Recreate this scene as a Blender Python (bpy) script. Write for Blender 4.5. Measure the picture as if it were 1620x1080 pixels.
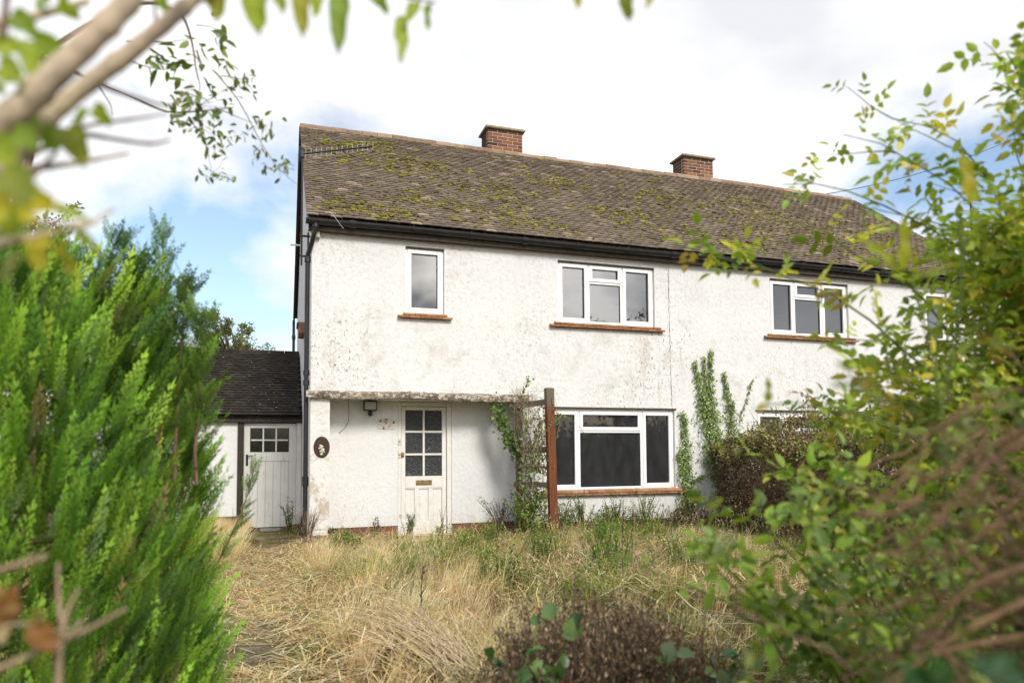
import bpy, math, random
import numpy as np
from mathutils import Vector, Matrix, Euler

# ---------------------------------------------------------------- scene, camera, sky, sun
for o in list(bpy.data.objects):
    bpy.data.objects.remove(o, do_unlink=True)
scene = bpy.context.scene
COL = scene.collection
R = math.radians
random.seed(7)
rng = np.random.default_rng(11)

CAM = np.array([-0.4601, -10.4556, 1.4104])
YAW, PITCH, ROLL, FPX = 0.3212, 0.054, -0.0065, 1120.0
_cy, _sy, _cp, _sp = math.cos(YAW), math.sin(YAW), math.cos(PITCH), math.sin(PITCH)
FW = np.array([_sy*_cp, _cy*_cp, _sp]); RT = np.array([_cy, -_sy, 0.0]); UP = np.cross(RT, FW)
_c, _s = math.cos(ROLL), math.sin(ROLL)
RT, UP = _c*RT + _s*UP, -_s*RT + _c*UP
cam_d = bpy.data.cameras.new('camera'); cam = bpy.data.objects.new('camera', cam_d); COL.objects.link(cam)
m = Matrix(((RT[0], UP[0], -FW[0], CAM[0]), (RT[1], UP[1], -FW[1], CAM[1]), (RT[2], UP[2], -FW[2], CAM[2]), (0, 0, 0, 1)))
cam.matrix_world = m
cam_d.sensor_fit = 'HORIZONTAL'; cam_d.sensor_width = 36.0
cam_d.lens = FPX/1620*36.0
cam_d.shift_y = (654.4-540)/1620
cam_d.clip_start = 0.02; cam_d.clip_end = 3000
cam_d.dof.use_dof = True; cam_d.dof.focus_distance = 11.0; cam_d.dof.aperture_fstop = 1.9
scene.camera = cam

def atd(x, y, k):
    """a point k metres in front of the camera position, along a direction of the survey"""
    return CAM + (FW + RT*(x-810)/FPX - UP*(y-654.4)/FPX)*k

SUN_DIR = Vector((0.17, -0.95, 0.74)).normalized()      # towards the sun
sun_el = math.asin(SUN_DIR.z); sun_az = math.atan2(SUN_DIR.x, SUN_DIR.y)
world = bpy.data.worlds.new('World'); scene.world = world; world.use_nodes = True
nt = world.node_tree; nt.nodes.clear()
def wn(t, **k):
    n = nt.nodes.new(t)
    for a, b in k.items(): setattr(n, a, b)
    return n
wl = nt.links.new
sky = wn('ShaderNodeTexSky', sky_type='NISHITA', sun_disc=False, sun_elevation=sun_el, sun_rotation=sun_az)
sky.air_density = 1.0; sky.dust_density = 2.5; sky.ozone_density = 1.5
tc = wn('ShaderNodeTexCoord'); sep = wn('ShaderNodeSeparateXYZ'); wl(tc.outputs['Generated'], sep.inputs[0])
mx = wn('ShaderNodeMath', operation='MAXIMUM'); mx.inputs[1].default_value = 0.0; wl(sep.outputs['Z'], mx.inputs[0])
ad = wn('ShaderNodeMath', operation='ADD'); ad.inputs[1].default_value = 0.22; wl(mx.outputs[0], ad.inputs[0])
dx = wn('ShaderNodeMath', operation='DIVIDE'); wl(sep.outputs['X'], dx.inputs[0]); wl(ad.outputs[0], dx.inputs[1])
dy = wn('ShaderNodeMath', operation='DIVIDE'); wl(sep.outputs['Y'], dy.inputs[0]); wl(ad.outputs[0], dy.inputs[1])
cb = wn('ShaderNodeCombineXYZ'); wl(dx.outputs[0], cb.inputs[0]); wl(dy.outputs[0], cb.inputs[1]); cb.inputs[2].default_value = 3.7
n1 = wn('ShaderNodeTexNoise'); n1.inputs['Scale'].default_value = 1.25; n1.inputs['Detail'].default_value = 7; n1.inputs['Roughness'].default_value = 0.56; n1.inputs['Distortion'].default_value = 0.25
wl(cb.outputs[0], n1.inputs['Vector'])
cov = wn('ShaderNodeValToRGB'); cov.color_ramp.elements[0].position = 0.36; cov.color_ramp.elements[1].position = 0.515
wl(n1.outputs['Fac'], cov.inputs[0])
n2 = wn('ShaderNodeTexNoise'); n2.inputs['Scale'].default_value = 1.7; n2.inputs['Detail'].default_value = 5; n2.inputs['Roughness'].default_value = 0.5
mp = wn('ShaderNodeMapping'); mp.inputs['Location'].default_value = (4.1, 8.3, 0.4); wl(cb.outputs[0], mp.inputs['Vector']); wl(mp.outputs[0], n2.inputs['Vector'])
shd = wn('ShaderNodeValToRGB')
shd.color_ramp.elements[0].position = 0.36; shd.color_ramp.elements[0].color = (0.64, 0.652, 0.685, 1)
shd.color_ramp.elements[1].position = 0.60; shd.color_ramp.elements[1].color = (0.97, 0.97, 0.975, 1)
wl(n2.outputs['Fac'], shd.inputs[0])
skm = wn('ShaderNodeMixRGB', blend_type='MULTIPLY'); skm.inputs[0].default_value = 1.0; skm.inputs[2].default_value = (0.19, 0.185, 0.175, 1); wl(sky.outputs[0], skm.inputs[1])
mix = wn('ShaderNodeMixRGB'); wl(cov.outputs[0], mix.inputs[0]); wl(skm.outputs[0], mix.inputs[1]); wl(shd.outputs[0], mix.inputs[2])
bg = wn('ShaderNodeBackground'); bg.inputs[1].default_value = 0.9; wl(mix.outputs[0], bg.inputs[0])
wo = wn('ShaderNodeOutputWorld'); wl(bg.outputs[0], wo.inputs[0])
world.cycles.sampling_method = 'MANUAL'; world.cycles.sample_map_resolution = 512

sun_d = bpy.data.lights.new('sun', 'SUN'); sun_d.energy = 2.15; sun_d.angle = R(15.0); sun_d.color = (1.0, 0.95, 0.87)
sun = bpy.data.objects.new('sun', sun_d); COL.objects.link(sun)
sun.rotation_euler = SUN_DIR.to_track_quat('Z', 'Y').to_euler()
scene.view_settings.view_transform = 'Standard'; scene.view_settings.look = 'None'
scene.view_settings.gamma = 1.0; scene.view_settings.use_curve_mapping = False
scene.view_settings.exposure = 0.6
scene.cycles.max_bounces = 8; scene.cycles.transparent_max_bounces = 12
scene.cycles.use_denoising = True

# ---------------------------------------------------------------- helpers
WL = {}                                                   # world translation of parents
def link(o, parent=None):
    COL.objects.link(o)
    if parent is not None:
        o.parent = parent
        o.matrix_parent_inverse = Matrix.Translation(-Vector(WL.get(parent.name, (0, 0, 0))))
    return o
def tag(o, label, cat, group=None, kind=None):
    if label: o['label'] = label
    if cat: o['category'] = cat
    if group: o['group'] = group
    if kind: o['kind'] = kind
    return o
def thing(name, loc, label, cat, group=None):
    o = bpy.data.objects.new(name, None); o.location = loc; o.empty_display_size = 0.1
    COL.objects.link(o); WL[o.name] = tuple(loc)
    return tag(o, label, cat, group)

class MB:
    """collects faces and links them as one mesh object"""
    def __init__(s): s.v = []; s.f = []; s.sm = []
    def add(s, vs, fs, smooth=False):
        b = len(s.v); s.v += [tuple(map(float, p)) for p in vs]
        s.f += [tuple(b+i for i in f) for f in fs]; s.sm += [smooth]*len(fs)
    def box(s, x0, x1, y0, y1, z0, z1):
        s.add([(x0,y0,z0),(x1,y0,z0),(x1,y1,z0),(x0,y1,z0),(x0,y0,z1),(x1,y0,z1),(x1,y1,z1),(x0,y1,z1)],
              [(3,2,1,0),(4,5,6,7),(0,1,5,4),(1,2,6,5),(2,3,7,6),(3,0,4,7)])
        return s
    def bbox(s, x0, x1, y0, y1, z0, z1, b=0.005):
        """box with chamfered vertical front edges and top/bottom (cheap bevel in the xz outline)"""
        o = [(x0+b,z0),(x1-b,z0),(x1,z0+b),(x1,z1-b),(x1-b,z1),(x0+b,z1),(x0,z1-b),(x0,z0+b)]
        i = [(x0+2*b,z0+b),(x1-2*b,z0+b),(x1-b,z0+2*b),(x1-b,z1-2*b),(x1-2*b,z1-b),(x0+2*b,z1-b),(x0+b,z1-2*b),(x0+b,z0+2*b)]
        vs = [(x,y0,z) for x,z in i]+[(x,y0+b,z) for x,z in o]+[(x,y1,z) for x,z in o]
        fs = [tuple(range(8)), tuple(range(23,15,-1))]
        for k in range(8):
            l = (k+1) % 8
            fs += [(8+k,8+l,l,k), (16+k,16+l,8+l,8+k)]
        s.add(vs, fs); return s
    def tube(s, pts, rad, n=8, cap=True, smooth=True):
        pts = [Vector(p) for p in pts]; k = len(pts)
        rad = [rad]*k if not hasattr(rad, '__len__') else list(rad)
        vs = []; prev = None
        for i, p in enumerate(pts):
            t = (pts[min(i+1,k-1)]-pts[max(i-1,0)])
            t = t.normalized() if t.length > 1e-9 else Vector((0,0,1))
            if prev is None:
                a = t.orthogonal().normalized()
            else:
                a = (prev - t*prev.dot(t))
                a = a.normalized() if a.length > 1e-6 else t.orthogonal().normalized()
            prev = a; b = t.cross(a)
            for j in range(n):
                th = 2*math.pi*j/n
                vs.append(p + (a*math.cos(th)+b*math.sin(th))*rad[i])
        fs = []
        for i in range(k-1):
            for j in range(n):
                l = (j+1) % n
                fs.append((i*n+j, i*n+l, (i+1)*n+l, (i+1)*n+j))
        s.add(vs, fs, smooth)
        if cap:
            s.add(vs[:n], [tuple(range(n-1,-1,-1))]); s.add(vs[-n:], [tuple(range(n))])
        return s
    def prism(s, poly, axis, a0, a1):
        """extrude a 2-d outline along an axis ('x': (y,z) outline, 'y': (x,z), 'z': (x,y))"""
        def P(q, a):
            return {'x': (a,q[0],q[1]), 'y': (q[0],a,q[1]), 'z': (q[0],q[1],a)}[axis]
        n = len(poly); vs = [P(q,a0) for q in poly]+[P(q,a1) for q in poly]
        fs = [tuple(range(n)), tuple(range(2*n-1,n-1,-1))]+[((i+1)%n, i, n+i, n+(i+1)%n) for i in range(n)]
        s.add(vs, fs); return s
    def mesh(s, name, mat):
        me = bpy.data.meshes.new(name); me.from_pydata(s.v, [], s.f)
        me.polygons.foreach_set('use_smooth', s.sm); me.update()
        if mat: me.materials.append(mat)
        return me
    def build(s, name, mat, parent=None, fix=True):
        me = s.mesh(name, mat)
        if fix:
            import bmesh
            bm = bmesh.new(); bm.from_mesh(me); bmesh.ops.recalc_face_normals(bm, faces=bm.faces); bm.to_mesh(me); bm.free()
        return link(bpy.data.objects.new(name, me), parent)

def np_mesh(name, V, F, mat, col=None, smooth=False):
    """V (n,3), F (m,3|4) -> mesh with an optional face colour attribute 'col'"""
    V = np.asarray(V, np.float32); F = np.asarray(F, np.int32); m_, k = F.shape
    me = bpy.data.meshes.new(name)
    me.vertices.add(len(V)); me.vertices.foreach_set('co', V.ravel())
    me.loops.add(m_*k); me.loops.foreach_set('vertex_index', F.ravel())
    me.polygons.add(m_); me.polygons.foreach_set('loop_start', np.arange(0, m_*k, k, dtype=np.int32))
    me.polygons.foreach_set('loop_total', np.full(m_, k, np.int32))
    me.polygons.foreach_set('use_smooth', np.full(m_, smooth, bool))
    if col is not None:
        a = me.attributes.new('col', 'FLOAT_COLOR', 'FACE')
        c = np.ones((m_, 4), np.float32); c[:, :3] = col; a.data.foreach_set('color', c.ravel())
    me.update(calc_edges=True); me.validate()
    if mat: me.materials.append(mat)
    return me
def np_obj(name, V, F, mat, col=None, parent=None, smooth=False):
    return link(bpy.data.objects.new(name, np_mesh(name, V, F, mat, col, smooth)), parent)

# ---------------------------------------------------------------- materials
MAT = {}
class NT:
    def __init__(s, name):
        s.m = bpy.data.materials.new(name); s.m.use_nodes = True; s.t = s.m.node_tree; s.t.nodes.clear(); MAT[name] = s.m
    def n(s, typ, ins=None, **k):
        n = s.t.nodes.new(typ)
        for a, b in k.items(): setattr(n, a, b)
        for a, b in (ins or {}).items():
            if hasattr(b, 'is_output') or isinstance(b, bpy.types.NodeSocket): s.t.links.new(b, n.inputs[a])
            else: n.inputs[a].default_value = b
        return n
    def pos(s, scale=(1,1,1), loc=(0,0,0)):
        g = s.n('ShaderNodeNewGeometry'); mp = s.n('ShaderNodeMapping', {'Vector': g.outputs['Position'], 'Scale': scale, 'Location': loc})
        return mp.outputs[0]
    def noise(s, scale, detail=4, rough=.55, vec=None, dist=0.0):
        ins = {'Scale': scale, 'Detail': detail, 'Roughness': rough, 'Distortion': dist}
        ins['Vector'] = vec if vec is not None else s.pos()
        return s.n('ShaderNodeTexNoise', ins).outputs['Fac']
    def ramp(s, fac, stops):
        r = s.n('ShaderNodeValToRGB', {0: fac}); e = r.color_ramp.elements
        while len(e) < len(stops): e.new(0.5)
        for q, (p, c) in zip(e, stops):
            q.position = p; q.color = (c, c, c, 1) if not hasattr(c, '__len__') else (*c, 1)
        return r.outputs[0]
    def mix(s, fac, a, b, mode='MIX'):
        c = lambda v: (*v, 1) if isinstance(v, tuple) and len(v) == 3 else v
        return s.n('ShaderNodeMixRGB', {0: fac, 1: c(a), 2: c(b)}, blend_type=mode).outputs[0]
    def math(s, op, a, b=0.0):
        return s.n('ShaderNodeMath', {0: a, 1: b}, operation=op).outputs[0]
    def bump(s, h, strength=.5, dist=.01, normal=None):
        ins = {'Height': h, 'Strength': strength, 'Distance': dist}
        if normal is not None: ins['Normal'] = normal
        return s.n('ShaderNodeBump', ins).outputs[0]
    def out(s, col, rough=.7, normal=None, spec=.3, metal=0.0, shader=None):
        if shader is None:
            c = (*col, 1) if isinstance(col, tuple) else col
            ins = {'Base Color': c, 'Roughness': rough, 'Specular IOR Level': spec, 'Metallic': metal}
            if normal is not None: ins['Normal'] = normal
            shader = s.n('ShaderNodeBsdfPrincipled', ins).outputs[0]
        s.n('ShaderNodeOutputMaterial', {'Surface': shader}); return s.m

def simple(name, col, rough=.6, var=.25, scale=12, bump=.3, bdist=.004, spec=.3, metal=0.0):
    t = NT(name); f = t.noise(scale, 5, .6)
    c = t.mix(t.ramp(f, [(.3, 0), (.75, 1)]), tuple(x*(1-var) for x in col), tuple(min(1, x*(1+var)) for x in col))
    return t.out(c, rough, t.bump(t.noise(scale*6, 4), bump, bdist), spec, metal)

def render_wall(name, dirt=1.0, base=(.715,.713,.705)):
    t = NT(name)
    rel = t.noise(17, 5, .6, t.pos((1, 1, .8)), .35)             # trowel strokes
    fine = t.noise(55, 4, .6)
    big = t.noise(1.3, 5, .6)
    g = t.n('ShaderNodeNewGeometry'); sx = t.n('ShaderNodeSeparateXYZ', {0: g.outputs['Position']})
    low = t.ramp(t.math('ABSOLUTE', t.math('SUBTRACT', sx.outputs['Z'], 2.8)), [(.0, 1), (.7, .75), (1.0, .3)])
    c = t.mix(t.ramp(big, [(.35, 0), (.7, 1)]), base, tuple(x*.93 for x in base))
    # thin grey weathering held in the hollows of the stipple
    hollow = t.math('MULTIPLY', t.ramp(rel, [(.36, 1), (.50, 0)]), t.ramp(t.noise(.9, 4, .6, t.pos((1, 1, 1), (3, 1, 5))), [(.4, .15), (.65, 1)]))
    c = t.mix(t.math('MULTIPLY', hollow, .38*dirt), c, (.36, .31, .25))
    # dark specks of lichen and dirt
    sp = t.ramp(t.noise(27, 6, .72, t.pos((1, 1, .7)), .6), [(.565, 0), (.64, 1)])
    area = t.ramp(t.noise(.75, 4, .6, t.pos((1, 1, .8), (9, 2, 1.3))), [(.42, .05), (.60, 1)])
    m_ = t.math('MULTIPLY', t.math('MULTIPLY', sp, area), t.math('MULTIPLY', low, 1.25*dirt))
    c = t.mix(m_, c, (.16, .12, .085))
    # rusty run-off streaks
    st = t.math('MULTIPLY', t.ramp(t.noise(7, 4, .6, t.pos((1, 1, .12), (1, 7, 2))), [(.55, 0), (.70, 1)]), t.math('MULTIPLY', area, low))
    c = t.mix(t.math('MULTIPLY', st, .6*dirt), c, (.42, .33, .23))
    soft = t.math('MULTIPLY', t.ramp(t.noise(2.6, 6, .68, t.pos((1, 1, 1), (5, 3, 8)), .5), [(.52, 0), (.72, 1)]), low)
    c = t.mix(t.math('MULTIPLY', soft, .5*dirt), c, (.40, .33, .25))
    h = t.math('ADD', t.math('MULTIPLY', rel, 1.0), t.math('MULTIPLY', fine, .22))
    return t.out(c, .85, t.bump(h, .6, .024), .2)
render_wall('wall_render', 1.0)
render_wall('wall_render_clean', .35, (.72,.718,.712))

# crumbling paint on the pier
t = NT('pier_render')
rel = t.noise(9, 5, .6, t.pos((1, 1, .8)), .8)
g = t.n('ShaderNodeNewGeometry'); sx = t.n('ShaderNodeSeparateXYZ', {0: g.outputs['Position']})
lowm = t.ramp(t.math('MULTIPLY', sx.outputs['Z'], .5), [(.15, 1), (.55, .8), (.8, .12)])
pat = t.ramp(t.noise(4.2, 6, .7, None, .6), [(.50, 0), (.56, 1)])
c = t.mix(t.math('MULTIPLY', pat, lowm), (.68, .67, .64), (.47, .40, .31))
c = t.mix(t.math('MULTIPLY', t.ramp(t.noise(24, 6, .7), [(.58, 0), (.68, 1)]), .7), c, (.33, .26, .19))
t.out(c, .9, t.bump(t.math('ADD', rel, t.math('MULTIPLY', pat, .3)), .5, .03), .2)

# lichen-blackened concrete edge
t = NT('canopy_concrete')
a = t.ramp(t.noise(19, 7, .74, t.pos((.6, 1, 1)), .5), [(.47, 0), (.60, 1)])
c = t.mix(a, (.13, .10, .075), (.66, .61, .53))
c = t.mix(t.ramp(t.noise(3, 4), [(.45, 0), (.7, .6)]), c, (.34, .29, .2))
t.out(c, .95, t.bump(t.noise(30, 6, .7), .8, .02), .15)

def tile_mat(name, cols, light, moss=.0):
    t = NT(name)
    a = t.n('ShaderNodeAttribute', attribute_name='tint'); b = t.n('ShaderNodeAttribute', attribute_name='tint', attribute_type='OBJECT')
    tint = t.math('ADD', a.outputs['Fac'], b.outputs['Fac'])
    c = t.ramp(tint, cols)
    c = t.mix(t.ramp(t.noise(28, 5, .7), [(.50, 0), (.68, .75)]), c, light)
    c = t.mix(t.ramp(t.noise(2.2, 5, .65), [(.5, 0), (.75, .55)]), c, tuple(x*.5 for x in cols[0][1]))
    if moss: c = t.mix(t.math('MULTIPLY', t.ramp(t.noise(6, 5, .7, t.pos((1, 1, 1), (2, 2, 2))), [(.52, 0), (.66, 1)]), moss), c, (.13, .135, .03))
    return t.out(c, .9, t.bump(t.noise(70, 4, .7), .6, .006), .15)
tile_mat('roof_tile', [(.0, (.095,.07,.055)), (.45, (.165,.128,.102)), (.8, (.235,.185,.145)), (1.0, (.40,.31,.23))], (.34,.28,.21), .45)
tile_mat('shed_tile', [(.0, (.018,.015,.014)), (.6, (.032,.026,.023)), (1.0, (.055,.044,.038))], (.06,.052,.042), .2)
tile_mat('ridge_tile', [(.0, (.20,.125,.085)), (.5, (.28,.18,.12)), (1.0, (.37,.26,.18))], (.34,.28,.19), .4)
tile_mat('sill_tile', [(.0, (.30,.135,.07)), (.5, (.40,.19,.10)), (1.0, (.48,.27,.16))], (.46,.30,.18))
tile_mat('brick', [(.0, (.055,.034,.03)), (.3, (.14,.06,.04)), (.7, (.21,.09,.056)), (1.0, (.28,.14,.085))], (.19,.11,.08))
tile_mat('dark_brick', [(.0, (.05,.035,.03)), (.6, (.09,.05,.04)), (1.0, (.12,.07,.05))], (.11,.07,.055))
simple('mortar', (.52,.43,.31), .95, .2, 20, .5)
simple('mortar_dark', (.30,.24,.19), .95, .2, 20, .5)
simple('flaunching', (.34,.29,.19), .95, .35, 14, .7, .01)
simple('upvc', (.86,.86,.85), .35, .03, 5, .05, .002, .4)
simple('old_paint', (.72,.70,.66), .55, .08, 9, .25)
simple('cream_paint', (.70,.62,.52), .6, .12, 7, .25)
simple('black_plastic', (.018,.018,.019), .38, .4, 9, .1, .003, .45)
simple('dark_board', (.085,.07,.06), .8, .35, 10, .5)
simple('soffit_paint', (.5,.47,.42), .8, .2, 10, .3)
simple('grey_block', (.50,.47,.38), .9, .2, 20, .4)
simple('brass', (.34,.25,.11), .4, .3, 20, .1, .002, .5, .8)
simple('steel', (.42,.43,.44), .4, .2, 20, .1, .002, .5, .8)
simple('lead', (.42,.41,.41), .7, .2, 14, .3)
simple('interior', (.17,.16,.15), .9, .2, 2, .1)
simple('curtain', (.32,.31,.29), .9, .2, 3, .1)
simple('concrete', (.23,.21,.17), .95, .3, 6, .6, .01)
simple('terracotta', (.36,.18,.10), .9, .25, 14, .4)
simple('cable', (.03,.03,.03), .5, .2, 20, .1)
simple('white_cable', (.6,.58,.52), .5, .2, 20, .1)
simple('rust', (.20,.085,.035), .9, .5, 20, .5)
# weathered timber with long grain
def wood(name, a, b, axis=(9, 9, .6), patch=None):
    t = NT(name); f = t.noise(6, 6, .65, t.pos(axis), .4)
    c = t.mix(t.ramp(f, [(.3, 0), (.7, 1)]), a, b)
    if patch:
        g = t.n('ShaderNodeNewGeometry'); sx = t.n('ShaderNodeSeparateXYZ', {0: g.outputs['Position']})
        k = t.math('ADD', sx.outputs['Z'], t.math('MULTIPLY', t.noise(7, 4, .6, t.pos((2, 2, .6))), .55))
        c = t.mix(t.ramp(t.math('MULTIPLY', k, .25), [(patch[0]*.25, 0), (patch[0]*.25+.03, 1)]), c, patch[1])
    return t.out(c, .85, t.bump(f, .5, .012), .2)
wood('stained_post', (.10,.036,.016), (.205,.08,.036), patch=(2.3, (.14,.115,.08)))
wood('grey_timber', (.10,.08,.055), (.23,.19,.14), (.7, 9, 9))
wood('grey_timber_up', (.07,.058,.042), (.18,.15,.11))
wood('black_timber', (.018,.016,.015), (.075,.062,.05))
# worn white planks
t = NT('plank_paint'); f = t.noise(5, 6, .65, t.pos((8, 8, .6)), .4)
c = t.mix(t.ramp(t.noise(3, 4), [(.3, 0), (.7, 1)]), (.70,.69,.66), (.60,.59,.55))
c = t.mix(t.ramp(f, [(.58, 0), (.70, .7)]), c, (.30,.26,.2))
t.out(c, .65, t.bump(f, .3, .008), .3)
# glazing: a dim clear pane that mirrors the sky at grazing angles, with a film of dust
def glazing(name, ior=2.05, dust=.05, wave=0.0, tint=(.75,.8,.8)):
    t = NT(name); fr = t.n('ShaderNodeFresnel', {'IOR': ior})
    nrm = None
    if wave: nrm = t.bump(t.noise(3.0, 2, .4), wave, .01)
    gl = t.n('ShaderNodeBsdfGlossy', {'Color': (.95, .97, 1, 1), 'Roughness': .015})
    if nrm is not None: t.t.links.new(nrm, gl.inputs['Normal'])
    tr = t.n('ShaderNodeBsdfTransparent', {'Color': (*tint, 1)})
    df = t.n('ShaderNodeBsdfDiffuse', {'Color': (.55, .57, .58, 1)})
    st = t.math('MULTIPLY', t.ramp(t.noise(9, 5, .6, t.pos((1, 1, .35))), [(.3, .5), (.8, 1)]), dust)
    a = t.n('ShaderNodeMixShader', {0: fr.outputs[0], 1: tr.outputs[0], 2: gl.outputs[0]})
    b = t.n('ShaderNodeMixShader', {0: st, 1: a.outputs[0], 2: df.outputs[0]})
    return t.out(None, shader=b.outputs[0])
glazing('glass_up', 2.55, .03)
glazing('glass_low', 1.55, .07)
# rippled obscure glass of the front door
t = NT('obscure_glass'); w = t.noise(15, 2, .5, t.pos((.8, 1, 1.7)), 1.2)
nrm = t.bump(w, 1.0, .28)
gl = t.n('ShaderNodeBsdfGlossy', {'Color': (.9, .95, 1, 1), 'Roughness': .06, 'Normal': nrm}); df = t.n('ShaderNodeBsdfDiffuse', {'Color': (.03, .032, .034, 1)})
t.out(None, shader=t.n('ShaderNodeMixShader', {0: .13, 1: df.outputs[0], 2: gl.outputs[0]}).outputs[0])
simple('old_glass', (.02,.022,.016), .12, .5, 8, .1, .003, .6)
t = NT('lamp_glass'); t.out(t.mix(t.noise(60, 2), (.16,.18,.13), (.30,.33,.24)), .15, None, .6)

def leafmat(name, trans=.35, rough=.5, spec=.3, tmul=(1.25, 1.3, .55), var=0.0):
    t = NT(name); a = t.n('ShaderNodeAttribute', attribute_name='col')
    c = a.outputs['Color']
    if var: c = t.mix(t.ramp(t.noise(60, 3, .6), [(.35, 0), (.7, var)]), c, (.55, .5, .05))
    pr = t.n('ShaderNodeBsdfPrincipled', {'Base Color': c, 'Roughness': rough, 'Specular IOR Level': spec})
    tc_ = t.mix(1.0, c, tmul, 'MULTIPLY')
    tl = t.n('ShaderNodeBsdfTranslucent', {'Color': tc_})
    return t.out(None, shader=t.n('ShaderNodeMixShader', {0: trans, 1: pr.outputs[0], 2: tl.outputs[0]}).outputs[0])
leafmat('leaf', .38, .45)
leafmat('ivy_leaf', .2, .35, .45)
leafmat('needle', .32, .6, .2)
leafmat('straw', .25, .7, .15, (1.1, 1.05, .8))
leafmat('dead_leaf', .12, .85, .1, (1.1, 1.0, .7))
simple('bark', (.17,.13,.09), .9, .4, 18, .8, .01)
simple('pale_bark', (.50,.40,.29), .85, .4, 22, .7, .006)
leafmat('big_leaf', .55, .4, .35, (1.35, 1.35, .5))
simple('brown_twig', (.17,.10,.065), .85, .4, 20, .5)
simple('green_stem', (.10,.14,.035), .6, .35, 20, .3)
simple('dead_stem', (.13,.10,.075), .9, .4, 20, .4)

# ---------------------------------------------------------------- the house
PX_ = 6.736                                               # party line
HW, HD = 2*PX_, 7.66                                      # width, depth
WT = 4.62                                                 # top of the front wall
EY, EZ, RY, RZ = -0.13, 4.77, 3.83, 7.85                  # roof: tail edge and ridge
SL = math.hypot(RY-EY, RZ-EZ); PIT = math.atan2(RZ-EZ, RY-EY)
mir = lambda x: 2*PX_-x
def mir_r(r): return (mir(r[1]), mir(r[0]), r[2], r[3])
UPW, SMW, LOW = (3.81, 5.566, 3.485, 4.50), (1.35, 1.942, 3.498, 4.515), (3.575, 5.908, .79, 2.10)
REC = (.262, 3.205, .10, 2.21)
house = thing('semi_detached_house', (PX_, HD/2, 0), 'white rendered two-storey semi-detached house with mossy tiled roof and two brick chimneys', 'house')

def grid_wall(mb, x0, x1, z0, z1, holes, y0, y1):
    xs = sorted({x0, x1, *[a for h in holes for a in h[:2] if x0 < a < x1]})
    zs = sorted({z0, z1, *[a for h in holes for a in h[2:] if z0 < a < z1]})
    S = lambda i, j: 0 <= i < len(xs)-1 and 0 <= j < len(zs)-1 and not any(h[0]-1e-6 <= (xs[i]+xs[i+1])/2 <= h[1]+1e-6 and h[2]-1e-6 <= (zs[j]+zs[j+1])/2 <= h[3]+1e-6 for h in holes)
    for i in range(len(xs)-1):
        for j in range(len(zs)-1):
            if not S(i, j): continue
            a, b, c, d = xs[i], xs[i+1], zs[j], zs[j+1]
            mb.add([(a,y0,c),(b,y0,c),(b,y0,d),(a,y0,d)], [(0,1,2,3)]); mb.add([(a,y1,c),(b,y1,c),(b,y1,d),(a,y1,d)], [(3,2,1,0)])
            if not S(i-1, j): mb.add([(a,y1,c),(a,y0,c),(a,y0,d),(a,y1,d)], [(0,1,2,3)])
            if not S(i+1, j): mb.add([(b,y0,c),(b,y1,c),(b,y1,d),(b,y0,d)], [(0,1,2,3)])
            if not S(i, j-1): mb.add([(a,y1,c),(b,y1,c),(b,y0,c),(a,y0,c)], [(0,1,2,3)])
            if not S(i, j+1): mb.add([(a,y0,d),(b,y0,d),(b,y1,d),(a,y1,d)], [(0,1,2,3)])
holes = [UPW, SMW, LOW, REC]; holes += [mir_r(h) for h in holes]
# front wall of both halves; the pier of the left half is a part of its own
mb = MB(); grid_wall(mb, 0, HW, .30, WT+.1, holes+[(0, .262, .30, 2.205)], 0, .25)
mb.build('front_wall', MAT['wall_render'], house, fix=False)
mb = MB().box(-.006, .262, -.006, .46, .33, 2.203); mb.build('pier', MAT['pier_render'], house)
DOOR = (1.315, 2.165, .10, 2.21)
mb = MB(); grid_wall(mb, .262, REC[1]+.2, .30, 2.3, [DOOR], .46, .60)
mb.build('porch_wall', MAT['wall_render_clean'], house, fix=False)
mb = MB(); grid_wall(mb, mir(REC[1]+.2), mir(.262), .30, 2.3, [mir_r(DOOR)], .46, .60)
mb.build('porch_wall', MAT['wall_render_clean'], house, fix=False)
for f in (lambda x: x, mir):                              # returns and soffit of the porch recess
    mb = MB(); a, b = sorted((f(REC[1]), f(REC[1]+.2))); mb.box(a, b, .2505, .4595, .30, 2.3)
    a, b = sorted((f(.2625), f(REC[1]-.001))); mb.box(a, b, .2505, .4595, 2.212, 2.3)
    mb.build('porch_return', MAT['wall_render_clean'], house)
# gables, back wall, floors
def gable(x0, x1):
    rz = lambda y: EZ-.05 + (min(y, HD-y)-EY)*math.tan(PIT)
    mb = MB(); mb.prism([(.0005, .25), (HD, .25), (HD, rz(HD)), (HD/2, rz(HD/2)), (.0005, rz(0))], 'x', x0, x1)
    return mb.build('gable_wall', MAT['wall_render_clean'], house)
gable(-.004, .24); gable(HW-.24, HW+.004)
MB().box(.24, HW-.24, HD-.25, HD, .2, WT).build('back_wall', MAT['wall_render_clean'], house)
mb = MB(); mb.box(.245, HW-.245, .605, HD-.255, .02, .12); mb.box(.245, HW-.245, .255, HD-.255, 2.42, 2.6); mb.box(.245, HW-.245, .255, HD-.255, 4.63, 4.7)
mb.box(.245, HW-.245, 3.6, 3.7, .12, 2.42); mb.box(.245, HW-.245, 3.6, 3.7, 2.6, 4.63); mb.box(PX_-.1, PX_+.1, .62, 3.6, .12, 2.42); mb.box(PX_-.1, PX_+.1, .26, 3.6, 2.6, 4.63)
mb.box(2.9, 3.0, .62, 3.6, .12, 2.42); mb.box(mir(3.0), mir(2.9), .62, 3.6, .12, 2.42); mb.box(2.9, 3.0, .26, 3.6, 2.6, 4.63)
mb.build('interior_wall', MAT['interior'], house)

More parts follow.
